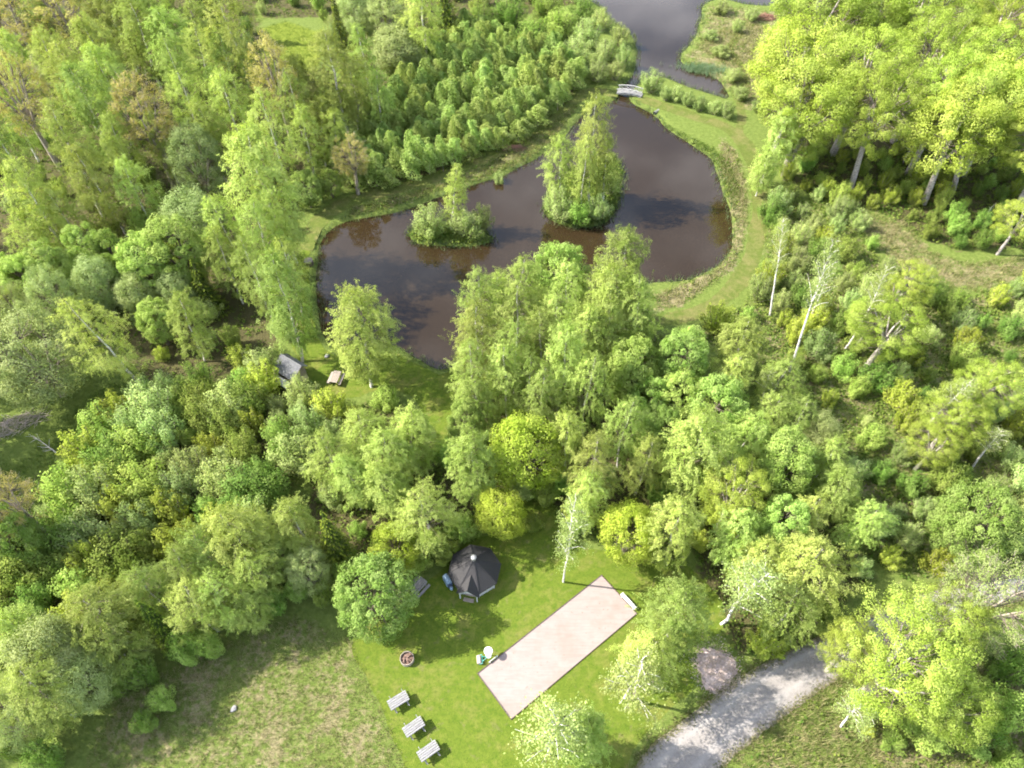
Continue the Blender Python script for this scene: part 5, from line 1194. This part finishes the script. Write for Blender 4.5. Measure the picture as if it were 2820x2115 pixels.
# leafy undergrowth under the trees
P = np.vstack([sample(k, d, 240 + i, ('lawn', 'hut_lawn', 'clearing_top', 'clearing_left', 'dry_right')) for i, (k, d) in enumerate([('wood_left', 1.2), ('wood_center', 3.0), ('thicket_left', 2.5), ('thicket_right', 3.5), ('understory', 3.0), ('wood_right', 3.5), ('top_strip', 1.2), ('right_top', 1.0), ('saplings', 1.5), ('corner_right', 2.5), ('bank_left', 1.4), ('bank_right', 0.5), ('far_bank', 0.25), ('verge_right', 0.6)])] +
              [sample(ISLE[0], 9, 260), sample(ISLE[1], 9, 261)])
P = P[[in_frame(*q, 0.02) for q in P]]
g = np.random.default_rng(9); n = len(P); per = 7; N = n * per; L = Leaves(g)
hh = np.repeat(g.uniform(0.15, 0.75, n), per); b = ball(g, N, 0.3) * np.stack([hh * 0.9 + 0.15, hh * 0.9 + 0.15, hh * 0.5], 1)
L.add(np.repeat(P, per, 0) + b + np.stack([np.zeros(N), np.zeros(N), hh * 0.55], 1), unit(b) * 0.5 + [0, 0, 0.6] + g.normal(size=(N, 3)) * 0.4, 0.27, tone=np.repeat(g.uniform(0, 1, n), per))
tag(mesh_obj('undergrowth', L.mesh('undergrowth', M_HERB, 0.7)), 'low leafy undergrowth beneath the trees', None, kind='stuff')

# ---------------------------------------------------------------- grill cabin
cx, cy_ = SPOT['cabin']
cabin = tag(empty('grill_cabin', (cx, cy_, 0)), 'small octagonal cabin with dark shingle roof and white walls', 'cabin')
RE, RW, ZE, ZA = 2.44, 2.12, 1.38, 3.5
ang = [R(10.5 + 45 * k) for k in range(8)]
ev = [Vector((RE * math.cos(q), RE * math.sin(q), ZE)) for q in ang]; wv = [Vector((RW * math.cos(q), RW * math.sin(q), 0)) for q in ang]
door_k = 5                                  # wall between corners 5 and 6 faces the lawn
for k in range(8):
    p, q = wv[k], wv[(k + 1) % 8]; up = Vector((0, 0, ZE + 0.12)); inn = 0.96
    MB().add([p, q, q + up, p + up, p * inn, q * inn, q * inn + up, p * inn + up], [(0, 1, 2, 3), (5, 4, 7, 6), (3, 2, 6, 7), (1, 0, 4, 5), (0, 3, 7, 4), (2, 1, 5, 6)]).build('wall_panel', M_WHITE, cabin)
    MB().beam(p * 1.012 + Vector((0, 0, 0.01)), p * 1.012 + up * 0.98, 0.09, 0.09).build('corner_post', M_WHITE, cabin)
for k in range(8):
    p, q = ev[k], ev[(k + 1) % 8]; ap = Vector((0, 0, ZA)); e = 0.996
    m = (p + q) / 2; dn = Vector((0, 0, -0.07))
    a0, a1 = p.lerp(q, 0.003), p.lerp(q, 0.997)
    t0, t1 = ap.lerp(a0, 0.06), ap.lerp(a1, 0.06)
    MB().add([a0, a1, t1, t0, a0 + dn, a1 + dn, t1 + dn, t0 + dn], [(0, 1, 2, 3), (5, 4, 7, 6), (1, 0, 4, 5), (2, 1, 5, 6), (3, 2, 6, 7), (0, 3, 7, 4)]).build('roof_panel', M_SHINGLE, cabin)
    MB().beam(ap.lerp(p, 0.08) + Vector((0, 0, 0.012)), p + Vector((0, 0, 0.012)), 0.11, 0.03).build('roof_ridge', M_SHINGLE, cabin)
# gable over the door
mid = (ev[door_k] + ev[door_k + 1]) / 2; od = Vector((mid.x, mid.y, 0)).normalized(); sd = Vector((-od.y, od.x, 0))
ridge_in = od * 1.05 + Vector((0, 0, 2.52)); front = od * 2.55 + Vector((0, 0, 2.30))
hw = 1.02; el_, er_ = front - sd * hw - Vector((0, 0, 0.94)), front + sd * hw - Vector((0, 0, 0.94))
bl, br_ = od * 2.10 - sd * hw * 0.98 + Vector((0, 0, 1.43)), od * 2.10 + sd * hw * 0.98 + Vector((0, 0, 1.43))
dn = Vector((0, 0, -0.07))
for s_, (e_, b_) in (('l', (el_, bl)), ('r', (er_, br_))):
    MB().add([ridge_in, front, e_, b_, ridge_in + dn, front + dn, e_ + dn, b_ + dn], [(0, 1, 2, 3), (7, 6, 5, 4), (0, 4, 5, 1), (1, 5, 6, 2), (2, 6, 7, 3), (3, 7, 4, 0)]).build('gable_roof', M_SHINGLE, cabin)
fb = od * 2.42
MB().add([fb - sd * 0.85 + Vector((0, 0, 1.42)), fb + sd * 0.85 + Vector((0, 0, 1.42)), fb + Vector((0, 0, 2.2)),
          fb * 0.97 - sd * 0.85 + Vector((0, 0, 1.42)), fb * 0.97 + sd * 0.85 + Vector((0, 0, 1.42)), fb * 0.97 + Vector((0, 0, 2.2))],
         [(0, 1, 2), (5, 4, 3), (0, 3, 4, 1), (1, 4, 5, 2), (2, 5, 3, 0)]).build('gable_board', M_WHITE, cabin)
for s_ in (-1, 1):
    MB().beam(fb * 0.985 + sd * 0.78 * s_, fb * 0.985 + sd * 0.78 * s_ + Vector((0, 0, 1.5)), 0.10, 0.10).build('porch_post', M_WHITE, cabin)
dr = MB().beam(od * 2.01 - sd * 0.42 + Vector((0, 0, 0.80)), od * 2.01 + sd * 0.42 + Vector((0, 0, 0.80)), 0.06, 1.5).build('door', M_BROWNWOOD, cabin)
MB().beam(od * 2.06 + sd * 0.30 + Vector((0, 0, 0.7)), od * 2.06 + sd * 0.30 + Vector((0, 0, 0.9)), 0.04, 0.04).build('handle', M_METAL, dr)
MB().box(od * 2.42 + Vector((0, 0, 0.045)), (0.95, 0.36, 0.07), math.atan2(sd.y, sd.x)).build('doorstep', M_BROWNWOOD, cabin, 0.01)
ch = MB().lathe([(0.20, 3.25), (0.20, 3.62), (0.205, 3.65)], 20).build('chimney', M_METAL, cabin, smooth=True)
MB().lathe([(0.0, 3.90), (0.12, 3.87), (0.27, 3.78), (0.28, 3.75), (0.20, 3.74), (0.0, 3.74)], 20).build('chimney_cap', M_METAL, ch, smooth=True)
for q in range(3):
    th = q * 2.094; MB().beam((0.19 * math.cos(th), 0.19 * math.sin(th), 3.62), (0.19 * math.cos(th), 0.19 * math.sin(th), 3.76), 0.02, 0.02).build('cap_strut', M_METAL, ch)
hv = ang[7] + R(22.5); hp = Vector((math.cos(R(-12)), math.sin(R(-12)), 0))
MB().beam(hp * 0.45 + Vector((0, 0, 3.13)), hp * 0.75 + Vector((0, 0, 2.87)), 0.32, 0.04).build('roof_hatch', M_SHINGLE, cabin)

# covered barbecue beside the cabin
gx_, gy_ = SPOT['covered_grill']
bq = tag(empty('covered_barbecue', (gx_, gy_, 0), R(-60)), 'blue grey covered barbecue standing against the cabin wall', 'barbecue')
prof = [(-0.26, 0.05), (-0.27, 0.62), (-0.2, 0.82), (0, 0.9), (0.2, 0.82), (0.27, 0.62), (0.26, 0.05)]
n = len(prof); vs = [(-0.62, y, z) for y, z in prof] + [(-0.2, y * 1.03, z * 1.02) for y, z in prof] + [(0.28, y, z * 0.98) for y, z in prof]
fs = [(i + r * n, (i + 1) % n + r * n, (i + 1) % n + (r + 1) * n, i + (r + 1) * n) for r in (0, 1) for i in range(n)] + [tuple(range(n))[::-1], tuple(range(2 * n, 3 * n))]
MB().add(vs, fs).build('cover', M_TARP, bq, 0.015)
MB().box((0.36, 0, 0.30), (0.15, 0.42, 0.56)).build('dark_flap', M_TARPD, bq, 0.03)
MB().lathe([(0.0, 0.0), (0.15, 0.02), (0.16, 0.34), (0.11, 0.44), (0.06, 0.47), (0.06, 0.53), (0.0, 0.53)], 16, (0.60, 0.0, 0)).build('gas_bottle', M_TARP, bq, smooth=True)
MB().box((-0.62, 0.0, 0.66), (0.05, 0.30, 0.04)).build('handle', M_WHITE, bq)

# ---------------------------------------------------------------- picnic tables
def picnic_table(loc, rz, label, wood, L_=1.66, W_=0.86, planks=5, group='picnic tables in a row on the lawn', bench=False):
    t_ = tag(empty('picnic_table', (loc[0], loc[1], 0), rz), label, 'table', group)
    pw = W_ / planks
    for i in range(planks):
        MB().box((0, -W_ / 2 + pw * (i + 0.5), 0.745 + 0.002 * (i % 2)), (L_ + 0.012 * ((i * 7) % 3 - 1), pw - 0.026, 0.042)).build('plank', wood, t_, 0.005)
    for sy in (-1, 1):
        MB().box((0, sy * (W_ / 2 - 0.03), 0.665), (L_ - 0.1, 0.035, 0.11)).build('apron', wood, t_)
    for sx in (-1, 1):
        x = sx * (L_ / 2 - 0.28)
        for sy in (-1, 1):
            MB().beam((x, sy * 0.22, 0.70), (x, sy * 0.56, 0.02), 0.06, 0.09).build('leg', wood, t_, 0.004)
        MB().box((x + 0.06, 0, 0.40), (0.05, 1.52, 0.10)).build('cross_beam', wood, t_, 0.004)
        MB().box((x + 0.06, 0, 0.68), (0.05, W_ - 0.1, 0.08)).build('top_batten', wood, t_)
    MB().beam((-L_ / 2 + 0.3, 0, 0.36), (L_ / 2 - 0.3, 0, 0.36), 0.05, 0.08).build('stretcher', wood, t_)
    if bench:
        for sy in (-1, 1):
            MB().box((0, sy * 0.66, 0.475), (L_, 0.24, 0.04)).build('bench_plank', wood, t_, 0.004)
    return t_
for key, words in (('table_a', 'uppermost of the three pale wooden tables, nearest the fire pit'), ('table_b', 'middle of the three pale wooden tables on the lawn'), ('table_c', 'lowest of the three pale wooden tables, at bottom edge')):
    d = np.array(SPOT[key + '1']) - np.array(SPOT[key + '0'])
    picnic_table(SPOT[key], math.atan2(d[1], d[0]), words, M_GREYWOOD)
d = np.array(SPOT['hut_t1']) - np.array(SPOT['hut_t0'])
picnic_table(SPOT['hut_table'], math.atan2(d[1], d[0]), 'brown plank picnic table half hidden beside the hut lawn', M_BROWNWOOD, group=None, bench=True)
d = np.array(SPOT['grey_t1']) - np.array(SPOT['grey_t0'])
picnic_table(SPOT['grey_table'], math.atan2(d[1], d[0]), 'dark grey picnic table between the round maple and cabin', M_WARMGREY, 1.6, 0.9, group=None, bench=True)

# fire pit tub
fx, fy = SPOT['fire_pit']
fp = tag(empty('fire_pit', (fx, fy, 0)), 'round wooden tub with charred logs on the lawn', 'fire pit')
for k in range(22):
    th = 2 * math.pi * k / 22; M = Matrix.Rotation(th, 3, 'Z')
    MB().box(Vector((0.56 * math.cos(th), 0.56 * math.sin(th), 0.25 + 0.006 * (k % 3))), (0.05, 0.154, 0.5), M=M).build('stave', M_RIM, fp, 0.006)
for z in (0.14, 0.40):
    MB().lathe([(0.588, z - 0.02), (0.594, z), (0.588, z + 0.02)], 44).build('hoop', M_EDGE, fp, smooth=True)
MB().lathe([(0.0, 0.33), (0.2, 0.36), (0.4, 0.32), (0.535, 0.27)], 28).build('ash_bed', M_ASH, fp, smooth=True)
for k, (x, y, a_, l_) in enumerate([(-0.12, 0.1, 0.5, 0.7), (0.1, 0.12, 0.7, 0.62), (0.02, -0.14, 2.2, 0.6), (0.16, -0.1, 2.6, 0.5), (-0.22, -0.12, 1.4, 0.5)]):
    dx, dy = math.cos(a_) * l_ / 2, math.sin(a_) * l_ / 2
    MB().tube([(x - dx, y - dy, 0.38 + 0.02 * k), (x, y, 0.40 + 0.02 * k), (x + dx, y + dy, 0.39 + 0.03 * k)], [0.06, 0.065, 0.055], 8).build('log', M_ASH, fp)

# standing table, roller, boards by the court
bx_, by_ = SPOT['bar_table']
bt = tag(empty('standing_table', (bx_, by_, 0)), 'white round standing table beside the gravel court', 'table')
MB().lathe([(0.0, 1.10), (0.34, 1.10), (0.37, 1.085), (0.37, 1.065), (0.34, 1.055), (0.0, 1.055)], 32).build('table_top', M_WHITE, bt)
MB().tube([(0, 0, 0.03), (0, 0, 1.06)], [0.035, 0.035], 12).build('post', M_WHITE, bt, smooth=True)
MB().lathe([(0.0, 0.06), (0.05, 0.06), (0.24, 0.03), (0.27, 0.0)], 28).build('base_plate', M_WHITE, bt)
rx_, ry_ = SPOT['roller']
rl = tag(empty('lawn_roller', (rx_, ry_, 0), R(97)), 'lawn roller with pinkish drum and teal frame', 'roller')
MB().tube([(-0.34, 0, 0.21), (-0.33, 0, 0.21), (0.33, 0, 0.21), (0.34, 0, 0.21)], [0.17, 0.2, 0.2, 0.17], 24).build('drum', M_CONC, rl)
fr = MB()
for s_ in (-1, 1): fr.beam((s_ * 0.37, 0, 0.21), (s_ * 0.37, -0.26, 0.32), 0.03, 0.04)
fr.beam((-0.385, -0.26, 0.32), (0.385, -0.26, 0.32), 0.03, 0.03).build('frame', M_TEAL, rl)
MB().beam((-0.2, -0.27, 0.33), (0, -0.7, 0.62), 0.03, 0.03).beam((0.2, -0.27, 0.33), (0, -0.7, 0.62), 0.03, 0.03).build('handle', M_TEAL, rl)
MB().beam((-0.39, 0, 0.21), (0.39, 0, 0.21), 0.03, 0.03).build('axle', M_TEAL, rl)
d = CO[3] - CO[0]; a_ = math.atan2(d.y, d.x)
wx, wy = SPOT['board']
bd = tag(empty('backstop_board', (wx, wy, 0), a_), 'short white board at the left side of the court', 'board')
MB().box((0, 0, 0.2), (0.95, 0.05, 0.16)).build('board', M_WHITE, bd, 0.004)
for s_ in (-1, 1): MB().box((s_ * 0.38, 0.05, 0.13), (0.05, 0.05, 0.26)).build('stake', M_WHITE, bd)
d = CO[1] - CO[0]; a_ = math.atan2(d.y, d.x); nrm = Vector((-math.sin(a_), math.cos(a_)))
wx, wy = SPOT['bench']
bn = tag(empty('white_bench', (wx, wy, 0), a_), 'low white bench at the upper right end of court', 'bench')
for s_ in (-1, 1): MB().box((0, s_ * 0.085, 0.40), (1.75, 0.16, 0.045)).build('seat_plank', M_WHITE, bn, 0.005)
for s_ in (-1, 1):
    for q in (-1, 1): MB().box((s_ * 0.72, q * 0.10, 0.188), (0.07, 0.07, 0.376)).build('leg', M_WHITE, bn)

# ---------------------------------------------------------------- hut by the pond
r0, r1 = Vector((*SPOT['hut_r0'], 0)), Vector((*SPOT['hut_r1'], 0)); ax = (r1 - r0).normalized(); LN = (r1 - r0).length + 0.1
pr = Vector((ax.y, -ax.x, 0))
if pr.y > 0: pr = -pr                       # towards the camera
hut = tag(empty('hut', ((r0 + r1) / 2).to_tuple(), math.atan2(ax.y, ax.x)), 'small dark gabled hut with corrugated roof by the pond', 'hut')
WD, ZR, ZV = 1.5, 2.6, 1.75
for sy, y in ((1, 0.55), (-1, -1.45)):
    MB().box((0, y * 0.86, ZV / 2), (LN - 0.5, 0.06, ZV)).build('wall', M_BROWNWOOD, hut)
for sx in (-1, 1):
    x = sx * (LN / 2 - 0.25)
    MB().add([(x, 0.47, 0), (x, -1.25, 0), (x, -1.25, ZV), (x, -0.0, ZR - 0.12), (x, 0.47, ZV + 0.1),
              (x - 0.05, 0.47, 0), (x - 0.05, -1.25, 0), (x - 0.05, -1.25, ZV), (x - 0.05, 0.0, ZR - 0.12), (x - 0.05, 0.47, ZV + 0.1)],
             [(0, 1, 2, 3, 4), (9, 8, 7, 6, 5)] + [(i, (i + 1) % 5, (i + 1) % 5 + 5, i + 5) for i in range(5)]).build('gable_wall', M_BROWNWOOD, hut)
def corrugated(name, x0, x1, y0, z0, y1, z1, mat, parent, pitch=0.15):
    n = int((x1 - x0) / pitch) * 4; V = []; amp = 0.022
    for yy, zz_ in ((y0, z0), (y1, z1)):
        for k in range(n + 1): V.append((x0 + (x1 - x0) * k / n, yy, zz_ + amp * math.sin(2 * math.pi * k / 4)))
    F = [(k, k + 1, n + 2 + k, n + 1 + k) for k in range(n)]
    V2 = [(x, y, z - 0.012) for x, y, z in V]; m = len(V)
    MB().add(V + V2, F + [tuple(reversed([i + m for i in f])) for f in F]).build(name, mat, parent)
for k in range(3):
    xs = -LN / 2 + LN * k / 3
    corrugated('roof_sheet', xs + 0.003, xs + LN / 3 - 0.003, -1.62, ZV - 0.13, -0.02, ZR, M_TIN, hut)
    corrugated('roof_sheet', xs + 0.003, xs + LN / 3 - 0.003, 0.02, ZR - 0.003, 0.80, ZV + 0.12, M_TIN, hut)
MB().beam((-LN / 2, 0, ZR + 0.03), (LN / 2, 0, ZR + 0.03), 0.14, 0.03).build('ridge_cap', M_TIN, hut)
for sx in (-1, 1):
    MB().beam((sx * (LN / 2 + 0.02), -1.62, ZV - 0.14), (sx * (LN / 2 + 0.02), 0, ZR - 0.01), 0.03, 0.09).build('barge_board', M_EDGE, hut)
corrugated('lean_to_roof', -LN / 2 + 0.35, LN / 2 - 0.35, -2.45, 0.95, -1.70, 1.22, M_PALETIN, hut, 0.2)
for sx in (-1, 1): MB().beam((sx * (LN / 2 - 0.5), -2.35, 0), (sx * (LN / 2 - 0.5), -2.35, 0.97), 0.07, 0.07).build('lean_to_post', M_BROWNWOOD, hut)

# ---------------------------------------------------------------- footbridge
b0, b1 = Vector((*SPOT['bridge0'], 0)), Vector((*SPOT['bridge1'], 0)); d = b1 - b0
br = tag(empty('footbridge', ((b0 + b1) / 2 + Vector((0.15, 0.5, 0))).to_tuple(), math.atan2(d.y, d.x)), 'small arched white wooden footbridge over the narrows', 'bridge')
LB, WB = 4.2, 1.25
arc = lambda x: 0.12 + 0.26 * (1 - (2 * x / LB) ** 2)
nP = 26
for k in range(nP):
    x = -LB / 2 + LB * (k + 0.5) / nP; sl = math.atan(-8 * 0.26 * x / LB ** 2)
    MB().box((x, 0, arc(x)), (LB / nP - 0.012, WB, 0.045), M=Matrix.Rotation(-sl, 3, 'Y')).build('plank', M_GREYWOOD, br)
for sy in (-1, 1):
    pts_ = [(x, sy * (WB / 2 - 0.08), arc(x) - 0.13) for x in np.linspace(-LB / 2, LB / 2, 9)]
    for p, q in zip(pts_[:-1], pts_[1:]): MB().beam(p, q, 0.09, 0.19).build('girder', M_DEAD, br)
    px = np.linspace(-LB / 2 + 0.2, LB / 2 - 0.2, 5)
    for x in px: MB().box((x, sy * (WB / 2 + 0.03), arc(x) + 0.36), (0.07, 0.07, 0.88)).build('post', M_RAIL, br)
    for p, q in zip(np.linspace(-LB / 2, LB / 2, 9)[:-1], np.linspace(-LB / 2, LB / 2, 9)[1:]):
        MB().beam((p, sy * (WB / 2 + 0.03), arc(p) + 0.80), (q, sy * (WB / 2 + 0.03), arc(q) + 0.80), 0.12, 0.06).build('handrail', M_RAIL, br)
    for p, q in zip(px[:-1], px[1:]):
        for s_ in (0, 1):
            lo_, hi_ = (p, q) if s_ else (q, p)
            MB().beam((lo_, sy * (WB / 2 + 0.02 + 0.03 * s_), arc(lo_) + 0.12), (hi_, sy * (WB / 2 + 0.02 + 0.03 * s_), arc(hi_) + 0.74), 0.03, 0.06).build('brace', M_RAIL, br)

# culvert pipe at the bank
qx, qy = SPOT['culvert']
cv = tag(empty('culvert_pipe', (qx, qy, -0.12), R(50)), 'pale concrete culvert pipe end at the pond bank', 'pipe')
MB().lathe([(0.26, -0.5), (0.26, 0.9), (0.20, 0.9), (0.20, -0.5)], 20).build('pipe_ring', M_STONE, cv)
cv.children[0].rotation_euler = (R(96), 0, R(90))

# ---------------------------------------------------------------- stones, stump, piles
def boulder(loc, s, label, seed, squash=0.6):
    g = np.random.default_rng(seed); bm = bmesh.new(); bmesh.ops.create_icosphere(bm, subdivisions=3, radius=1)
    dirs = unit(g.normal(size=(9, 3))); am = g.uniform(0.05, 0.25, 9)
    for v in bm.verts:
        n_ = np.array(v.co); k = 1 - float((np.clip(dirs @ n_ - 0.45, 0, 1) * am * 2.2).sum()) + g.normal() * 0.012
        v.co = v.co * k; v.co.z *= squash
    me = bpy.data.meshes.new('boulder'); bm.to_mesh(me); bm.free(); me.materials.append(M_STONE)
    o = mesh_obj('boulder', me, None, (loc[0], loc[1], s * 0.15)); o.scale = (s, s, s); o.rotation_euler.z = seed
    return tag(o, label, 'boulder')
boulder(SPOT['meadow_boulder'], 0.33, 'pale grey boulder alone in the lower left meadow', 3, 0.5)
boulder(SPOT['boulder_hut'], 0.34, 'grey boulder on the lawn behind the hut', 5)

sx_, sy_ = SPOT['stump']
st = tag(empty('wooden_well', (sx_, sy_, 0)), 'brown round wooden tub beside the left pond shore', 'tub')
for k in range(16):
    th = 2 * math.pi * k / 16
    MB().box(Vector((0.56 * math.cos(th), 0.56 * math.sin(th), 0.28)), (0.06, 0.21, 0.56), M=Matrix.Rotation(th, 3, 'Z')).build('stave', M_EDGE, st, 0.006)
for k in range(6):
    y = -0.48 + 0.193 * k; wl_ = 2 * math.sqrt(max(0.05, 0.55 ** 2 - y ** 2))
    MB().box((0, y, 0.585), (wl_, 0.18, 0.04)).build('lid_plank', M_BROWNWOOD, st, 0.004)

def twig_pile(name, loc, rx, ry, hgt, n, mat, label, cat, seed, L0=1.2, rz=0.0):
    g = np.random.default_rng(seed); W = Wood()
    for _ in range(n):
        a_, r_ = g.uniform(0, 6.28), math.sqrt(g.uniform()); x, y = rx * r_ * math.cos(a_), ry * r_ * math.sin(a_)
        z = hgt * (1 - r_ ** 2) * g.uniform(0.2, 1.0) + 0.05; th = g.normal() * 0.7; l_ = L0 * g.uniform(0.5, 1.3)
        dd = np.array([math.cos(th), math.sin(th), g.normal() * 0.18]) * l_ / 2; c = np.array([x, y, z])
        W.add(np.array([c - dd, c + g.normal(size=3) * 0.06, c + dd]), g.uniform(0.015, 0.04), 0.010, 4)
    o = mesh_obj(name, W.mesh(name, mat), None, (*loc, 0)); o.rotation_euler.z = rz
    return tag(o, label, cat)
twig_pile('brush_pile', SPOT['brush_left'], 2.6, 1.2, 0.8, 120, M_REEDB, 'grey brown brush pile beside the dark left clearing', 'brush pile', 61, 2.0, 0.5)
twig_pile('brush_pile', SPOT['brush_top'], 1.9, 1.1, 0.8, 240, M_REDBRUSH, 'red brown brush pile on the far dry bank', 'brush pile', 62)
twig_pile('brush_pile', SPOT['brush_path'], 1.5, 0.8, 0.5, 150, M_REDBRUSH, 'low red brown brush pile between pond and left path', 'brush pile', 63)

def dead_limb(name, loc, length, az, el, label, seed, mat, r=0.07):
    g = np.random.default_rng(seed); W = Wood(); d = np.array([math.cos(az) * math.cos(el), math.sin(az) * math.cos(el), math.sin(el)])
    k = np.linspace(0, 1, 7); path = d * (length * k)[:, None] + np.cumsum(g.normal(size=(7, 3)), 0) * 0.035 * length / 3; path[:, 2] = np.maximum(path[:, 2], 0.06); path[0] = 0
    W.add(path, r, 0.015, 6)
    for i in range(16):
        j = g.integers(1, 7); e = path[j] + unit(d + g.normal(size=3) * 0.8) * length * g.uniform(0.12, 0.35); e[2] = max(e[2], 0.05)
        W.add(np.array([path[j], (path[j] + e) / 2 + g.normal(size=3) * 0.05, e]), r * 0.4, 0.01, 4)
    return tag(mesh_obj(name, W.mesh(name, mat), None, (*loc, 0.0)), label, 'dead branch')
dead_limb('dead_branch', SPOT['dead_branch'], 3.0, R(150), R(18), 'bleached dead branch lying beside the left thicket', 71, M_DEAD, 0.08)
dead_limb('dead_snag', SPOT['dead_stick'], 6.0, R(35), R(66), 'thin dead grey snag in front of the oak stand', 72, M_DEAD, 0.09)
dead_limb('dead_snag', SPOT['stick2'], 3.4, R(30), R(55), 'short pale dead snag among bushes at the right', 73, M_DEAD, 0.07)

# heap of pink gravel by the road
hx, hy = SPOT['heap']; g = np.random.default_rng(81)
n = 72; V = [(0, 0, 0.20)]; rings = 22
for r_ in range(1, rings + 1):
    for k in range(n):
        th = 2 * math.pi * k / n; u = r_ / rings; rad = 1.75 * u * (1 + 0.10 * math.sin(3 * th + 1) + 0.06 * math.sin(5 * th) + g.normal() * 0.012)
        V.append((rad * math.cos(th), rad * 1.12 * math.sin(th), max(-0.05, 0.20 * (1 - u) ** 0.9 * (1 + 0.15 * math.sin(2 * th)) + g.normal() * 0.018 - 0.02)))
F = [(0, 1 + k, 1 + (k + 1) % n) for k in range(n)]
for r_ in range(rings - 1):
    for k in range(n): F.append((1 + r_ * n + k, 1 + (r_ + 1) * n + k, 1 + (r_ + 1) * n + (k + 1) % n, 1 + r_ * n + (k + 1) % n))
hp_ = tag(empty('gravel_heap', (hx, hy, 0)), 'heap of pink gravel beside the road', 'heap')
MB().add(V, F).build('gravel_mound', simple('heap_gravel', (0.40, 0.31, 0.285), (0.52, 0.43, 0.40), 9, 0.95, 0.1, 0.9), hp_, smooth=True)
W = Wood()
for _ in range(230):
    a_, r_ = g.uniform(0, 6.28), g.uniform(0.2, 1.05); c = np.array([1.85 * r_ * math.cos(a_), 2.0 * r_ * math.sin(a_), 0.20 * max(0, 1 - r_) ** 0.9 + 0.04]); dd = unit(g.normal(size=3) * [1, 1, 0.25]) * g.uniform(0.15, 0.5)
    W.add(np.array([c - dd, c + [0, 0, 0.03], c + dd]), 0.014, 0.008, 3)
o = mesh_obj('dry_stalks', W.mesh('dry_stalks', simple('straw', (0.34, 0.25, 0.19), (0.52, 0.42, 0.34), 5)), hp_); o['kind'] = 'stuff'
oc = np.array([[1, 0, 0], [-1, 0, 0], [0, 1, 0], [0, -1, 0], [0, 0, 1], [0, 0, -1]], float)
of = np.array([[0, 2, 4], [2, 1, 4], [1, 3, 4], [3, 0, 4], [2, 0, 5], [1, 2, 5], [3, 1, 5], [0, 3, 5]])
n = 900; rr = np.abs(g.normal(size=n)) * 0.35 + 0.75; th = g.uniform(0, 6.28, n); sz = g.uniform(0.02, 0.06, n)
C_ = np.column_stack([1.75 * rr * np.cos(th), 1.95 * rr * np.sin(th), np.maximum(0.20 * np.clip(1 - rr, 0, 1) ** 0.9, 0.0) + 0.01])
V = (C_[:, None] + oc[None] * (sz[:, None, None] * g.uniform(0.6, 1.3, (n, 6, 1)))).reshape(-1, 3); Q = (of[None] + 6 * np.arange(n)[:, None, None]).reshape(-1, 3)
o = mesh_obj('loose_gravel', np_mesh('loose_gravel', V, Q, simple('loose_pink_gravel', (0.30, 0.23, 0.21), (0.48, 0.39, 0.36), 3)), hp_); o['kind'] = 'stuff'
print('objects', len(bpy.data.objects), 'mesh tris', sum(len(m.polygons) * 2 for m in bpy.data.meshes))
